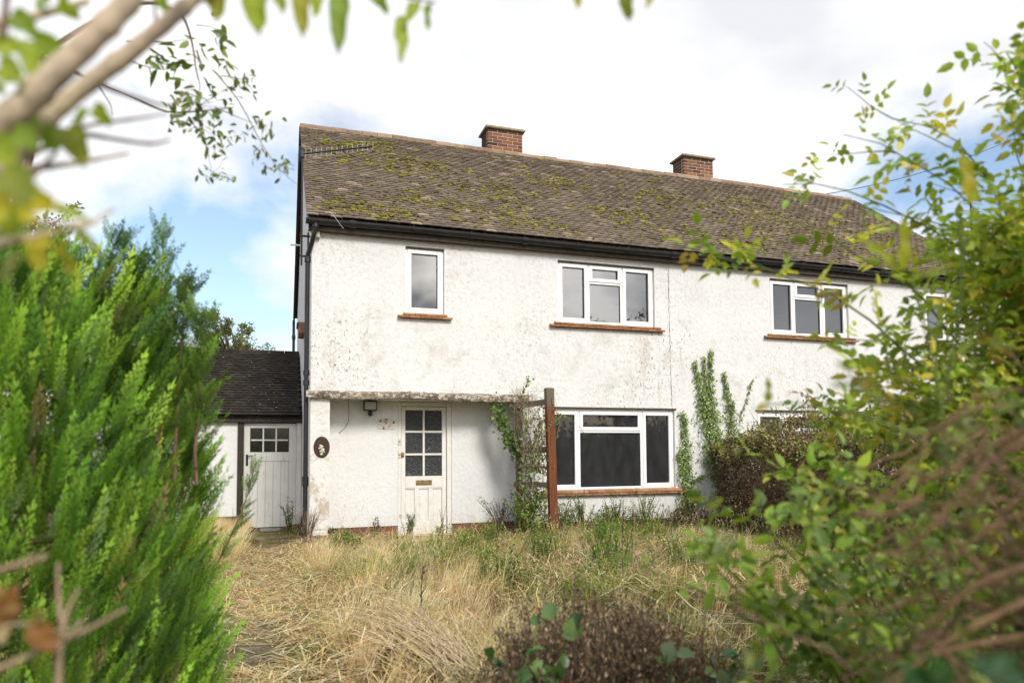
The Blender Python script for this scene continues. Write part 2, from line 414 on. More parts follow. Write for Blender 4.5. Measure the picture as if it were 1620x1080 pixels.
# plinth of brick under the render
pl = MB(); pl.box(.015, .25, .02, .4, 0, .329); pl.box(.25, 1.312, .482, .59, 0, .299); pl.box(2.168, REC[1]+.02, .482, .59, 0, .299); pl.box(REC[1]+.02, mir(REC[1]+.02), .02, .24, 0, .299); pl.box(mir(REC[1]+.02), mir(2.168), .482, .59, 0, .299); pl.box(mir(1.312), mir(.262), .482, .59, 0, .299); pl.box(mir(.262), HW-.01, .02, .24, 0, .299)
plinth = pl.build('plinth', MAT['mortar_dark'], house)
BR = {}
def brick_mesh(L, h, d=.1, mat='brick'):
    k = (round(L, 3), round(h, 3), mat)
    if k not in BR:
        BR[k] = MB().bbox(-L/2, L/2, 0, d, -h/2, h/2, .0035).mesh('brick', MAT[mat])
    return BR[k]
def put_brick(parent, L, h, loc, rz=0.0, mat='brick', d=.1):
    o = bpy.data.objects.new('brick', brick_mesh(L, h, d, mat)); o.location = loc; o.rotation_euler = (0, random.gauss(0, .004), rz + random.gauss(0, .004))
    o['tint'] = min(1, max(0, random.gauss(.55, .27))); return link(o, parent)
def brick_run(parent, x0, x1, y, ztop, n, gauge, L, mat='brick', start=0):
    for c in range(n):
        z = ztop-gauge*(c+.5); x = x0 - (L*.5 if (c+start) % 2 else 0)
        while x < x1-.03:
            a, b = max(x, x0)+.005, min(x+L, x1)-.005
            if b-a > .04: put_brick(parent, b-a, gauge-.011, ((a+b)/2, y+random.uniform(-.003, .002), z), 0, mat, .06)
            x += L
brick_run(plinth, .016, .26, .012, .328, 3, .083, .228)
brick_run(plinth, .262, 1.30, .474, .298, 3, .083, .232, start=1)
brick_run(plinth, 2.18, REC[1], .474, .298, 3, .083, .232)
brick_run(plinth, REC[1]+.02, 7.4, .012, .298, 2, .083, .232)

# crumbling concrete canopy edge
def lip(x0, x1):
    nx = int((x1-x0)/.025); prof = [(0.0, 2.312), (-.06, 2.308), (-.085, 2.29), (-.09, 2.25), (-.08, 2.213), (-.05, 2.203), (0.0, 2.202)]
    r = np.random.default_rng(5); V = []; F = []
    w = np.convolve(r.normal(0, 1, nx+9), np.ones(5)/5, 'same')
    for i in range(nx+1):
        x = x0+(x1-x0)*i/nx
        sag = -.012*math.sin(3*(x-x0)) - .02*(x-x0)/(x1-x0)
        for k, (y, z) in enumerate(prof):
            e = 0 if k in (0, len(prof)-1) else 1
            V.append((x, y-e*(abs(w[i])*.016+r.uniform(-.005, .007))+(.002 if e == 0 else 0), z+sag*e+e*r.uniform(-.007, .007)+e*w[i]*.006))
    n = len(prof)
    for i in range(nx):
        for k in range(n-1): F.append((i*n+k, i*n+k+1, (i+1)*n+k+1, (i+1)*n+k))
    mb = MB(); mb.add(V, F); mb.add(V[:n], [tuple(range(n))]); mb.add(V[-n:], [tuple(range(n-1, -1, -1))])
    return mb.build('canopy', MAT['canopy_concrete'], house)
lip(-.07, 3.27); lip(mir(3.27), HW+.07)

# windows: frame, casements, panes
def window(r, lights, glass, parent=house, y=.045):
    x0, x1, z0, z1 = r; mb = MB(); w = .05
    mb.bbox(x0+.003, x0+w, y, y+.07, z0+.003, z1-.003); mb.bbox(x1-w, x1-.003, y, y+.07, z0+.003, z1-.003)
    mb.bbox(x0+w+.001, x1-w-.001, y+.001, y+.07, z1-w, z1-.003); mb.bbox(x0+w+.001, x1-w-.001, y-.012, y+.07, z0+.003, z0+w)
    bars = {}
    for L in lights:
        a, b, c, d = L[:4]
    for a, b, c, d, _ in lights:
        if b < x1-w-.01: bars[('v', round(b, 3))] = 1
    for (k, b) in bars: mb.bbox(b-.028, b+.028, y+.002, y+.068, z0+w+.001, z1-w-.001)
    for a, b, c, d, _ in lights:
        if d < z1-w-.01: mb.bbox(a+.03, b-.03, y+.003, y+.067, d-.025, d+.025)
    win = mb.build('window', MAT['upvc'], parent)
    for a, b, c, d, op in lights:
        a = a+(w if a <= x0+.001 else .028); b = b-(w if b >= x1-.001 else .028); c = c+(w if c <= z0+.001 else .025); d = d-(w if d >= z1-.001 else .025)
        if op:
            s = .045; yy = y-.014; e = .002
            mb = MB(); mb.bbox(a-.012, a+s, yy, y+.05, c-.012, d+.012); mb.bbox(b-s, b+.012, yy, y+.05, c-.012, d+.012)
            mb.bbox(a+s+e, b-s-e, yy+.001, y+.05, d-s, d+.012); mb.bbox(a+s+e, b-s-e, yy+.001, y+.05, c-.012, c+s)
            mb.build('casement', MAT['upvc'], win); a += s; b -= s; c += s; d -= s
        gk = MB(); g_ = .007; yg = y+.018                    # black gasket
        gk.box(a-.002, a+g_, yg, yg+.01, c-.002, d+.002); gk.box(b-g_, b+.002, yg, yg+.01, c-.002, d+.002); gk.box(a+g_, b-g_, yg, yg+.01, d-g_, d+.002); gk.box(a+g_, b-g_, yg, yg+.01, c-.002, c+g_)
        gk.build('gasket', MAT['black_plastic'], win)
        p = MB(); tilt = random.uniform(-.002, .002)
        p.add([(a,y+.031,c),(b,y+.031+tilt,c),(b,y+.031+tilt,d),(a,y+.031,d)], [(0,1,2,3)])
        p.build('pane', MAT[glass], win, fix=False)
    return win
def lights_upper(r):
    x0, x1, z0, z1 = r; a, b = x0+.555, x1-.59; t_ = z1-.315
    return [(x0, a, z0, z1, 1), (a, b, z0, t_, 0), (a, b, t_, z1, 1), (b, x1, z0, z1, 1)]
def lights_lower(r):
    x0, x1, z0, z1 = r; a, b = x0+.59, x1-.60; t_ = z1-.36
    return [(x0, a, z0, z1, 1), (a, b, z0, t_, 0), (a, b, t_, z1, 1), (b, x1, z0, z1, 1)]
window(SMW, [(SMW[0], SMW[1], SMW[2], SMW[3], 1)], 'glass_up')
window(UPW, lights_upper(UPW), 'glass_up'); window(LOW, lights_lower(LOW), 'glass_low')
for q in (UPW, LOW, SMW):
    r_ = mir_r(q)
    window(r_, lights_upper(r_) if q is UPW else lights_lower(r_) if q is LOW else [(*r_, 1)], 'glass_up' if q is not LOW else 'glass_low')
# thin lintel drip above the lower windows, dark strip set inside the head of the upper ones
for q in (LOW, mir_r(LOW)):
    MB().bbox(q[0]-.03, q[1]+.03, -.022, .02, q[3]+.004, q[3]+.028, .004).build('lintel_drip', MAT['dark_board'], house)
for q in (UPW, mir_r(UPW), SMW): 
    MB().bbox(q[0]+.004, q[1]-.004, .006, .04, q[3]-.022, q[3]-.003, .003).build('window_head', MAT['dark_board'], house)
# tiled sills
def sill(r, over=.075, n=None, mat='sill_tile'):
    x0, x1, z0 = r[0]-over, r[1]+over, r[2]; w = .155
    b = MB().box(x0+.02, x1-.02, -.03, .045, z0-.085, z0-.034); so = b.build('sill', MAT['mortar_dark'], house)
    n = n or int(round((x1-x0)/w)); w = (x1-x0)/n
    me = MB().bbox(-w/2+.002, w/2-.002, -.078, .08, -.016, .016, .005).mesh('sill_tile', MAT[mat])
    for layer in (0, 1):
        for i in range(n+(layer)):
            xx = x0+w*(i+.5)-(w/2 if layer else 0)
            if xx < x0 or xx > x1: continue
            o = bpy.data.objects.new('sill_tile', me); o.location = (xx, -.012-(.0 if not layer else -.012), z0-.012-layer*.034); o.rotation_euler = (R(13)+random.gauss(0, .01), random.gauss(0, .006), 0)
            o['tint'] = random.random(); link(o, so)
    return so
sill(SMW, .035); sill(UPW); sill(LOW, .08); sill(mir_r(UPW)); sill(mir_r(LOW)); sill(mir_r(SMW), .035)

# front door
def front_door(f, handle):
    X = lambda x: f(x)
    def bb(mb, a, b, *k, bv=.005):
        a, b = sorted((X(a), X(b))); return mb.bbox(a, b, *k, bv)
    y = .50
    fr = MB(); bb(fr, 1.318, 1.366, .468, .59, .12, 2.205); bb(fr, 2.090, 2.162, .468, .59, .12, 2.205); bb(fr, 1.367, 2.089, .469, .59, 2.137, 2.205); bb(fr, 1.30, 2.18, .44, .60, .08, .145)
    fr.build('door_frame', MAT['old_paint'], house)
    d0, d1, zb, zt = 1.372, 2.084, .150, 2.130
    st, top, mid = .066, .055, .96                      # stile, top rail, lock rail line
    gx = [d0+st, (d0+d1)/2-.016, (d0+d1)/2+.016, d1-st]; gz0, gz1 = 1.048, zt-top; gh = (gz1-gz0-2*.032)/3
    lf = MB(); bb(lf, d0, d0+st, y, y+.045, zb, zt); bb(lf, d1-st, d1, y, y+.045, zb, zt)
    bb(lf, d0+st+.0005, d1-st-.0005, y+.0006, y+.045, gz1, zt); bb(lf, d0+st+.0005, d1-st-.0005, y+.0006, y+.045, .865, gz0); bb(lf, d0+st+.0005, d1-st-.0005, y+.0006, y+.045, zb, zb+.2)
    bb(lf, gx[1], gx[2], y+.004, y+.04, gz0+.001, gz1-.001)
    for k in (1, 2): 
        zz = gz0+k*gh+(k-1)*.032
        bb(lf, gx[0]+.001, gx[1]-.001, y+.004, y+.04, zz, zz+.032); bb(lf, gx[2]+.001, gx[3]-.001, y+.004, y+.04, zz, zz+.032)
    pw = (d1-d0-2*st-2*.075)/3
    for k in (1, 2): bb(lf, d0+st+k*pw+(k-1)*.075, d0+st+k*pw+k*.075, y+.001, y+.045, zb+.201, .864)
    door = lf.build('front_door', MAT['old_paint'], house)
    for k in range(3):
        a = d0+st+k*(pw+.075); p = MB(); bb(p, a+.002, a+pw-.002, y+.018, y+.04, zb+.199, .866); p.build('door_panel', MAT['old_paint'], door)
        p = MB(); bb(p, a+.001, a+pw-.001, y+.004, y+.02, .846, .8645); p.build('panel_bead', MAT['old_paint'], door)
    for r_ in range(3):
        for a, b in ((gx[0], gx[1]), (gx[2], gx[3])):
            z0 = gz0+r_*(gh+.032); a_, b_ = sorted((X(a), X(b)))
            MB().box(a_+.001, b_-.001, y+.018, y+.024, z0+.0005, z0+gh-.0005).build('pane', MAT['obscure_glass'], door)
    lb = MB(); bb(lb, 1.602, 1.856, y-.008, y+.002, .905, .985, bv=.006); lbo = lb.build('letter_box', MAT['brass'], door)
    lb = MB(); bb(lb, 1.635, 1.825, y-.013, y-.006, .922, .968, bv=.004); lb.build('flap', MAT['brass'], door)
    if handle:
        for z, h in ((1.585, .055), (1.385, .06)):
            k = MB(); k.bbox(1.324, 1.362, .455, .470, z-h, z+h, .006); ko = k.build('lock_keep', MAT['cream_paint'], house)
            MB().tube([(1.343, .458, z), (1.343, .444, z)], .011, 10).build('screw', MAT['brass'], ko)
        k = MB(); k.bbox(1.374, 1.418, y-.014, y+.001, 1.34, 1.42, .006); k.tube([(1.396, y-.012, 1.385), (1.396, y-.045, 1.385)], [.014, .02], 12)
        k.build('door_lock', MAT['brass'], door)
    return door
front_door(lambda x: x, True); front_door(mir, False)

# eaves: fascia, soffit, gutter, brackets, downpipe
MB().box(-.06, HW+.06, -.115, -.095, 4.60, 4.745).build('fascia', MAT['dark_board'], house)
MB().box(-.06, HW+.06, -.0945, -.001, 4.603, 4.618).build('soffit', MAT['dark_board'], house)
MB().bbox(-.035, .10, -.075, -.0015, 4.512, 4.602, .004).build('corbel', MAT['grey_block'], house)
gp = []
for k in range(9):
    a = math.pi*k/8; gp.append((-.176-.062*math.cos(a), 4.735-.062*math.sin(a)*1.15))
inner = [(-.176-.056*math.cos(math.pi*k/8), 4.737-.056*math.sin(math.pi*k/8)*1.15) for k in range(8, -1, -1)]
gm = MB(); n_ = 24
for i in range(n_):                                   # one length, very slightly waving
    xa, xb = -.10+(HW+.2)*i/n_, -.10+(HW+.2)*(i+1)/n_
    sa, sb = [.012*math.sin(x*.9+.4)+.004*(x-6)*.3 for x in (xa, xb)]
    o_ = gp+inner; n = len(o_)
    vs = [(xa, y, z+sa) for y, z in o_]+[(xb, y, z+sb) for y, z in o_]
    gm.add(vs, [((j+1) % n, j, n+j, n+(j+1) % n) for j in range(n)])
    if i == 0: gm.add(vs[:9], [tuple(range(9))])
    if i == n_-1: gm.add(vs[n:n+9], [tuple(range(8, -1, -1))])
gutter = gm.build('gutter', MAT['black_plastic'], house)
gsag = lambda x: .012*math.sin(x*.9+.4)+.004*(x-6)*.3
bm_ = MB(); bm_.prism([(-.176-.068*math.cos(math.pi*k/8), -.071*math.sin(math.pi*k/8)*1.15) for k in range(9)]+[(-.108, .012), (-.245, .012)], 'x', -.012, .012)
bme = bm_.mesh('bracket', MAT['black_plastic']); bm2 = MB(); bm2.prism([(-.176-.070*math.cos(math.pi*k/8), -.072*math.sin(math.pi*k/8)*1.15) for k in range(9)]+[(-.108, .006), (-.246, .006)], 'x', -.05, .05)
bme2 = bm2.mesh('gutter_union', MAT['black_plastic'])
x = .55
i = 0
while x < HW:
    o = bpy.data.objects.new('bracket' if i % 3 else 'gutter_union', bme if i % 3 else bme2); o.location = (x, 0, 4.735+gsag(x)); link(o, gutter); x += .88; i += 1
dp = MB(); dp.tube([(.035, -.165, 4.69), (.030, -.16, 4.60), (-.01, -.09, 4.42), (-.058, .03, 4.28), (-.062, .045, 4.18), (-.066, .05, 2.4), (-.066, .05, .16)], .034, 12)
pipe = dp.build('downpipe', MAT['black_plastic'], house)
for z in (4.20, 2.56, 2.42, 1.05, .98): MB().tube([(-.066+.004*(z > 4), .05-.004*(z > 4), z-.035), (-.066+.004*(z > 4), .05-.004*(z > 4), z+.035)], .045, 12).build('pipe_collar', MAT['black_plastic'], pipe)
MB().tube([(.035, -.165, 4.62), (.034, -.165, 4.70)], .046, 12).build('pipe_collar', MAT['black_plastic'], pipe)
mb = MB(); mb.tube([(-.085, HD+.16, 4.7), (-.085, HD+.1, 4.45), (-.085, HD+.06, 4.3), (-.085, HD+.06, .2)], .034, 10); bp = mb.build('downpipe', MAT['black_plastic'], house)
MB().tube([(-.085, HD+.06, 4.22), (-.085, HD+.06, 4.32)], .045, 10).build('pipe_collar', MAT['black_plastic'], bp)
# grey corner strip and small things on the gable
MB().bbox(-.018, -.0045, .004, .03, .36, 4.45, .003).build('corner_bead', MAT['lead'], house)
gs = MB(); gs.bbox(-.10, -.003, 2.55, 3.25, 3.55, 3.74, .004); gs.build('gable_sill', MAT['sill_tile'], house)
MB().bbox(-.09, -.003, 4.6, 5.0, 4.02, 4.10, .004).build('gable_vent', MAT['black_timber'], house)
MB().bbox(-.05, -.003, 1.15, 1.35, 3.85, 4.15, .004).build('gable_vent', MAT['dark_board'], house)
MB().tube([(0, 5.3, 5.9), (-.22, 5.3, 5.9)], .02, 8).build('overflow_pipe', MAT['upvc'], house)

# ---------------------------------------------------------------- roof
XL, XR = -.09, HW+.09
deck = MB(); th = .05; dn = lambda s, h: (EY+s*math.cos(PIT)-h*math.sin(PIT), EZ+s*math.sin(PIT)+h*math.cos(PIT))
f0, f1, f2, f3 = dn(.03, -.005), dn(SL, -.005), dn(SL, -th), dn(.03, -th)
deck.prism([f0, f1, f2, f3], 'x', XL+.03, XR-.03)
b0 = [(2*RY-y, z) for y, z in (f0, f1, f2, f3)]; deck.prism(b0, 'x', XL, XR)
roof = deck.build('roof', MAT['roof_tile'], house)
for sx in (XL, XR-.03):                                # verge undercloak and dark bargeboards
    mb = MB(); mb.prism([dn(.02, -.006), dn(SL, -.006), dn(SL, -.03), dn(.02, -.03)], 'x', sx+.004, sx+.026); mb.build('undercloak', MAT['lead'], roof)
    mb = MB(); p_ = [(2*RY-y, z) for y, z in (dn(-.1, .03), dn(SL, .03), dn(SL, -.16), dn(-.1, -.16))]; mb.prism(p_, 'x', sx-.012, sx+.03); mb.build('bargeboard', MAT['black_timber'], roof)

def tile_template(w, L, t=.015, h0=.031, h1=.004, camber=.004):
    vs = []
    for (y, hb) in ((0, h0), (L, h1)):
        for top in (0, 1):
            for k in (-1, 0, 1): vs.append((k*w/2, y, hb+top*t+(camber if k == 0 else 0)))
    # idx: y*6+top*3+k
    I = lambda y, tp, k: y*6+tp*3+k
    fs = []
    for k in (0, 1):
        fs += [(I(0,1,k), I(0,1,k+1), I(1,1,k+1), I(1,1,k)), (I(0,0,k), I(0,0,k+1), I(0,1,k+1), I(0,1,k))]
    fs += [(I(0,0,0), I(0,1,0), I(1,1,0), I(1,0,0)), (I(0,0,2), I(1,0,2), I(1,1,2), I(0,1,2))]
    return np.array(vs), np.array(fs)
def tile_roof(parent, x0, x1, origin, pit, slen, gauge, w, mat, n_single, wav, rank, seed, name='roof_tile'):
    r = np.random.default_rng(seed); TV, TF = tile_template(w-.004, gauge*1.62)
    rows = int(slen/gauge); items = []
    for i in range(rows):
        s = i*gauge; off = (.5*w if i % 2 else 0)
        n = int((x1-x0)/w)+1
        for j in range(-1, n+1):
            xc = x0+off+(j+.5)*w
            if xc-w/2 < x0-w*.51 or xc+w/2 > x1+w*.51: continue
            a, b = max(xc-w/2, x0), min(xc+w/2, x1)
            if b-a < .05: continue
            items.append(((a+b)/2, s, (b-a)/w))
    it = np.array(items); N = len(it)
    tint = np.clip(r.normal(.45, .2, N)+(r.random(N) < .06)*.4, .02, 1)
    drx, drz, ds, dh = r.normal(0, .006, N), r.normal(0, .006, N), r.normal(0, .003, N), np.abs(r.normal(0, .0018, N))
    slip = r.random(N) < .012; ds = ds-slip*r.uniform(.01, .03, N); drz = drz+slip*r.normal(0, .04, N)
    ct, st = math.cos(pit), math.sin(pit)
    P = np.stack([it[:,0], origin[1]+(it[:,1]+ds)*ct, origin[2]+(it[:,1]+ds)*st], 1)
    hh = dh+wav(it[:,0], it[:,1]); P[:,1] -= hh*st; P[:,2] += hh*ct
    order = np.argsort(rank(P)); single = set(order[:n_single].tolist())
    me = {}
    for k in single:
        q = round(float(it[k,2]), 2)
        if q not in me:
            mb = MB(); mb.add(TV*np.array([q, 1, 1]), TF.tolist()); me[q] = mb.mesh(name, mat)
        o = bpy.data.objects.new(name, me[q]); o.location = P[k]; o.rotation_euler = Euler((pit+float(drx[k]), 0, 0)).to_matrix().to_4x4().to_euler()
        o.rotation_euler = (Matrix.Rotation(pit, 3, 'X') @ Matrix.Rotation(float(drz[k]), 3, 'Z') @ Matrix.Rotation(float(drx[k]), 3, 'X')).to_euler()
        o['tint'] = float(tint[k]); link(o, parent)
    rest = np.array([k for k in range(N) if k not in single])
    V = np.repeat(TV[None], len(rest), 0); V[:,:,0] *= it[rest,2][:,None]
    cz, sz = np.cos(drz[rest])[:,None], np.sin(drz[rest])[:,None]
    X, Y, Z = V[:,:,0]*cz-V[:,:,1]*sz, V[:,:,0]*sz+V[:,:,1]*cz, V[:,:,2]+V[:,:,1]*drx[rest][:,None]
    V = np.stack([X, Y*ct-Z*st, Y*st+Z*ct], 2)+P[rest][:,None,:]
    F = (TF[None]+(np.arange(len(rest))*len(TV))[:,None,None]).reshape(-1, 4)
    o = np_obj(name+'s', V.reshape(-1, 3), F, mat, None, parent)
    a = o.data.attributes.new('tint', 'FLOAT', 'FACE'); a.data.foreach_set('value', np.repeat(tint[rest], len(TF)).astype(np.float32))
    o['kind'] = 'stuff'
wavr = lambda x, s: .010*np.sin(x*.8+.5*s)*np.sin(s*.7+.5)+.010
tile_roof(roof, XL, XR, (0, EY, EZ), PIT, SL-.06, .1, .1665, MAT['roof_tile'], 300, wavr, lambda P: np.linalg.norm(P-CAM, axis=1), 3)
# ridge tiles
rt_prof = [(-.125, -.085), (-.11, -.03), (-.075, .015), (0, .035), (.075, .015), (.11, -.03), (.125, -.085)]
rt_in = [(.105, -.085), (.06, -.005), (0, .015), (-.06, -.005), (-.105, -.085)]
rme = MB().prism(rt_prof+rt_in, 'x', -.148, .148).mesh('ridge_tile', MAT['ridge_tile'])
x = XL+.15; i = 0
while x < XR-.1:
    o = bpy.data.objects.new('ridge_tile', rme); o.location = (x, RY+random.gauss(0, .004), RZ+.035+.012*math.sin(x*.8)+random.gauss(0, .004)); o.rotation_euler = (0, random.gauss(0, .008), random.gauss(0, .006))
    o['tint'] = random.random(); link(o, roof); x += .302
# moss cushions on the tiles
def blob_template(r, seed):
    import bmesh
    bm = bmesh.new(); bmesh.ops.create_icosphere(bm, subdivisions=1, radius=1.0); g = np.random.default_rng(seed)
    V = np.array([v.co[:] for v in bm.verts])*g.uniform(.7, 1.25, (len(bm.verts), 1)); F = np.array([[v.index for v in f.verts] for f in bm.faces]); bm.free()
    return V, F
def moss(parent, spots, mat, name='moss'):
    Vs, Fs, Cs, b = [], [], [], 0; T = [blob_template(1, s) for s in range(6)]
    for (p, sx, sy, sz, c) in spots:
        V, F = T[random.randrange(6)]; V = V*np.array([sx, sy, sz]); Vs.append(V @ MR.T+p); Fs.append(F+b); b += len(V); Cs.append(np.repeat(np.array([c]), len(F), 0))
    o = np_obj(name, np.concatenate(Vs), np.concatenate(Fs), mat, np.concatenate(Cs), parent, True); o['kind'] = 'stuff'; return o
leafmat('moss', .1, .95, .1)
MR = np.array(Matrix.Rotation(PIT, 3, 'X')); spots = []
patches = [(1.2, 2.9, .9), (.7, 3.9, .6), (1.4, 4.2, .5), (2.6, 2.4, 1.0), (3.4, 1.9, .8), (1.7, 1.1, .9), (2.9, .7, 1.0), (3.6, .5, 1.0), (.5, .5, .5), (1.2, .25, .5), (7.4, 2.4, 1.5), (8.2, 1.6, 1.5), (6.9, 3.2, 1.0), (8.9, 2.5, 1.3), (9.6, 1.2, 1.5), (10.5, 2.2, 1.5), (11.2, .9, 1.5), (12.0, 1.8, 1.3), (5.4, 1.6, .8), (6.1, 1.0, 1.0), (4.6, 3.2, .7), (9.4, 3.5, 1.0), (2.0, 3.3, .7), (12.6, .8, 1.0), (10.3, .4, 1.2), (7.6, .6, .9)]
for k in range(2900):
    if k < 560: x, s = random.uniform(.1, 13.3), random.uniform(.05, 4.8)
    else:
        a = patches[random.randrange(len(patches))]; x, s = random.gauss(a[0], .5*a[2]), random.gauss(a[1], .35*a[2])
    s = round(s/.1)*.1+random.uniform(-.012, .012)
    if not (0 < x < 13.4 and .02 < s < 4.85): continue
    q = random.choice((.3, .35, .4, .45, .55, .8)); c = random.choice(((.21,.20,.03), (.28,.26,.04), (.16,.15,.035), (.10,.08,.03), (.24,.21,.05)))
    h = .047+float(wavr(x, s)); y, z = EY+s*math.cos(PIT)-h*math.sin(PIT), EZ+s*math.sin(PIT)+h*math.cos(PIT)
    for _ in range(random.choice((1, 1, 2, 3))):
        spots.append((np.array([x+random.gauss(0, .035)*q, y+random.gauss(0, .006), z+random.gauss(0, .006)]), .055*q*random.uniform(.6, 1.5), .034*q, .025*q*random.uniform(.8, 1.4), c))
moss(roof, spots, MAT['moss'])

# chimneys
def chimney(x0, x1, pots):
    y0, y1, zb, zt = 4.05, 4.55, 7.55, 8.49
    core = MB().box(x0+.006, x1-.006, y0+.006, y1-.006, zb-.2, zt); ch = core.build('chimney', MAT['mortar'], house)
    g, L = .0752, .2275; n = int((zt-zb)/g)
    for c in range(n):
        z = zt-g*(c+.5); dark = c == 0
        segs = [L*.5, L, L, L] if c % 2 else [L, L, L, L*.5]
        sc = (x1-x0)/sum(segs); x = x0
        for q in segs:
            l = q*sc; put_brick(ch, l-.011, g-.011, (x+l/2, y0+random.uniform(-.002, .002), z), 0, 'dark_brick' if (dark and random.random() < .7) or random.random() < .08 else 'brick'); x += l
        for side, xx, rz in ((0, x0, -math.pi/2), (1, x1, math.pi/2)):
            y = y0+.112
            for q in ([.195, .19] if c % 2 else [.085, .2, .1]):
                put_brick(ch, q-.011, g-.011, (xx+(-.001 if side == 0 else .001), y+q/2, z), rz, 'dark_brick'); y += q  # side faces take the darker brick: their shade is put into the colour
    cp = MB(); o = .055
    cp.bbox(x0-o, x1+o, y0-o, y1+o, zt+.002, zt+.055, .012); cp.prism([(x0-.02, zt+.054), (x1+.02, zt+.054), (x1-.12, zt+.085), (x0+.12, zt+.085)], 'y', y0+.02, y1-.02)
    cp.build('chimney_cap', MAT['flaunching'], ch)
    for k in range(pots):
        xx = x0+.2+k*(x1-x0-.4); p = MB(); p.tube([(xx, y0+.24, zt+.06), (xx, y0+.24, zt+.10), (xx, y0+.24, zt+.13), (xx, y0+.24, zt+.15)], [.125, .12, .10, .05], 14); p.build('chimney_pot', MAT['terracotta'], ch)
    fl = MB(); fl.prism([(3.90, RZ-.0), (4.048, RZ+.16), (4.048, RZ-.1), (3.95, RZ-.1)], 'x', x0-.06, x1+.06); fl.build('flashing', MAT['lead' if pots else 'terracotta'], ch)
    return ch
chimney(3.85, 4.655, 0); chimney(8.76, 9.58, 2)

# hairline movement crack in the render between the two halves
cr = MB(); pts = []
z = WT-.01; x = 5.835
while z > 2.15:
    pts.append((x+random.uniform(-.008, .008)+(WT-z)*.008, -.0012, z)); z -= random.uniform(.02, .06)
for a, b in zip(pts[:-1], pts[1:]):
    w0 = random.uniform(.002, .0065)
    cr.add([(a[0]-w0, a[1], a[2]), (a[0]+w0, a[1], a[2]), (b[0]+w0, b[1], b[2]), (b[0]-w0, b[1], b[2])], [(0, 3, 2, 1)])
cr.build('crack', MAT['dark_board'], house, fix=False)

# ---------------------------------------------------------------- outbuilding
OY, OX0, OX1 = 3.4, -3.6, -.008
shed = thing('outbuilding', ((OX0+OX1)/2, OY+2, 0), 'low white outbuilding with dark tiled roof joined to the house side', 'outbuilding')
OD = (-1.02, -.10, .0, 2.0)
mb = MB(); grid_wall(mb, OX0, OX1, .28, 2.12, [OD], OY+.03, OY+.2); mb.box(OX0, OX0+.2, OY+.201, OY+4, .2, 2.12); mb.box(OX0+.2, OX1, OY+3.8, OY+4, .2, 2.12)
mb.build('wall', MAT['wall_render_clean'], shed, fix=False)
MB().box(OX0+.01, -1.03, OY+.045, OY+.19, 0, .279).build('plinth', MAT['dark_brick'], shed)
mb = MB(); mb.bbox(-1.135, -1.025, OY-.01, OY+.2, .02, 2.05, .006); mb.build('door_post', MAT['black_timber'], shed)
mb = MB(); mb.bbox(-.105, -.012, OY+.0, OY+.2, .05, 2.05, .006); mb.build('door_jamb', MAT['plank_paint'], shed)
MB().bbox(OX0, OX1, OY-.06, OY+.028, 1.985, 2.10, .006).build('fascia', MAT['black_timber'], shed)
SP = math.atan2(3.47-2.08, 2.05)
SE = (0, OY-.12, 2.09); SS = 2.05/math.cos(SP)+.1
dn2 = lambda s, h: (SE[1]+s*math.cos(SP)-h*math.sin(SP), SE[2]+s*math.sin(SP)+h*math.cos(SP))
mb = MB(); q = [dn2(.02, -.004), dn2(SS, -.004), dn2(SS, -.05), dn2(.02, -.05)]; ry2 = dn2(SS, 0)[0]
mb.prism(q, 'x', OX0-.08, OX1-.002); mb.prism([(2*ry2-y, z) for y, z in q], 'x', OX0-.08, OX1-.003)
sroof = mb.build('roof', MAT['shed_tile'], shed)
tile_roof(sroof, OX0-.1, OX1-.004, SE, SP, SS-.04, .1, .166, MAT['shed_tile'], 270, lambda x, s: .006*np.sin(x*2+s)+.006, lambda P: -P[:,0], 9)
r2 = MB().prism(rt_prof+rt_in, 'x', -.148, .148).mesh('ridge_tile', MAT['shed_tile']); x = OX1-.16
while x > OX0:
    o = bpy.data.objects.new('ridge_tile', r2); o.location = (x, ry2, dn2(SS, 0)[1]+.04); o.rotation_euler = (0, random.gauss(0, .01), 0); o['tint'] = random.random(); link(o, sroof); x -= .302
MR = np.array(Matrix.Rotation(SP, 3, 'X'))
spots = []
for k in range(130):                                   # pale lichen and droppings, thin moss
    x, s = random.uniform(-1.0, -.06) if k % 3 else random.uniform(-2.5, -.1), random.uniform(.05, 2.3); h = .044; q = random.uniform(.2, .55)
    y, z = dn2(s, h); spots.append((np.array([x, y, z]), .026*q, .022*q, .007*q, (.5, .48, .42) if random.random() < .75 else (.07, .065, .025)))
moss(sroof, spots, MAT['moss'], 'lichen')
# plank door with six panes
dx0, dx1, dz0, dz1 = -1.02, -.108, .055, 1.975
yd = OY+.035; st = .10
lf = MB(); lf.bbox(dx0, dx0+st, yd, yd+.045, dz0, dz1); lf.bbox(dx1-st-.03, dx1, yd, yd+.045, dz0, dz1); lf.bbox(dx0+st+.001, dx1-st-.031, yd+.001, yd+.045, dz1-.09, dz1); lf.bbox(dx0+st+.001, dx1-st-.031, yd+.001, yd+.045, 1.27, 1.44)
g0, g1 = dx0+st+.001, dx1-st-.031; gz0, gz1 = 1.44, dz1-.09
for k in (1, 2): lf.bbox(g0+(g1-g0)*k/3-.014, g0+(g1-g0)*k/3+.014, yd+.006, yd+.04, gz0+.001, gz1-.001)
for k in range(3): lf.bbox(g0+(g1-g0)*k/3+.0145, g0+(g1-g0)*(k+1)/3-.0145, yd+.006, yd+.04, (gz0+gz1)/2-.014, (gz0+gz1)/2+.014)
lf.bbox(dx0+.001, dx1-.001, yd+.03, yd+.05, dz0+.002, 1.268)
sdoor = lf.build('door', MAT['plank_paint'], shed); sdoor['label'] = 'worn white plank door with six small panes'
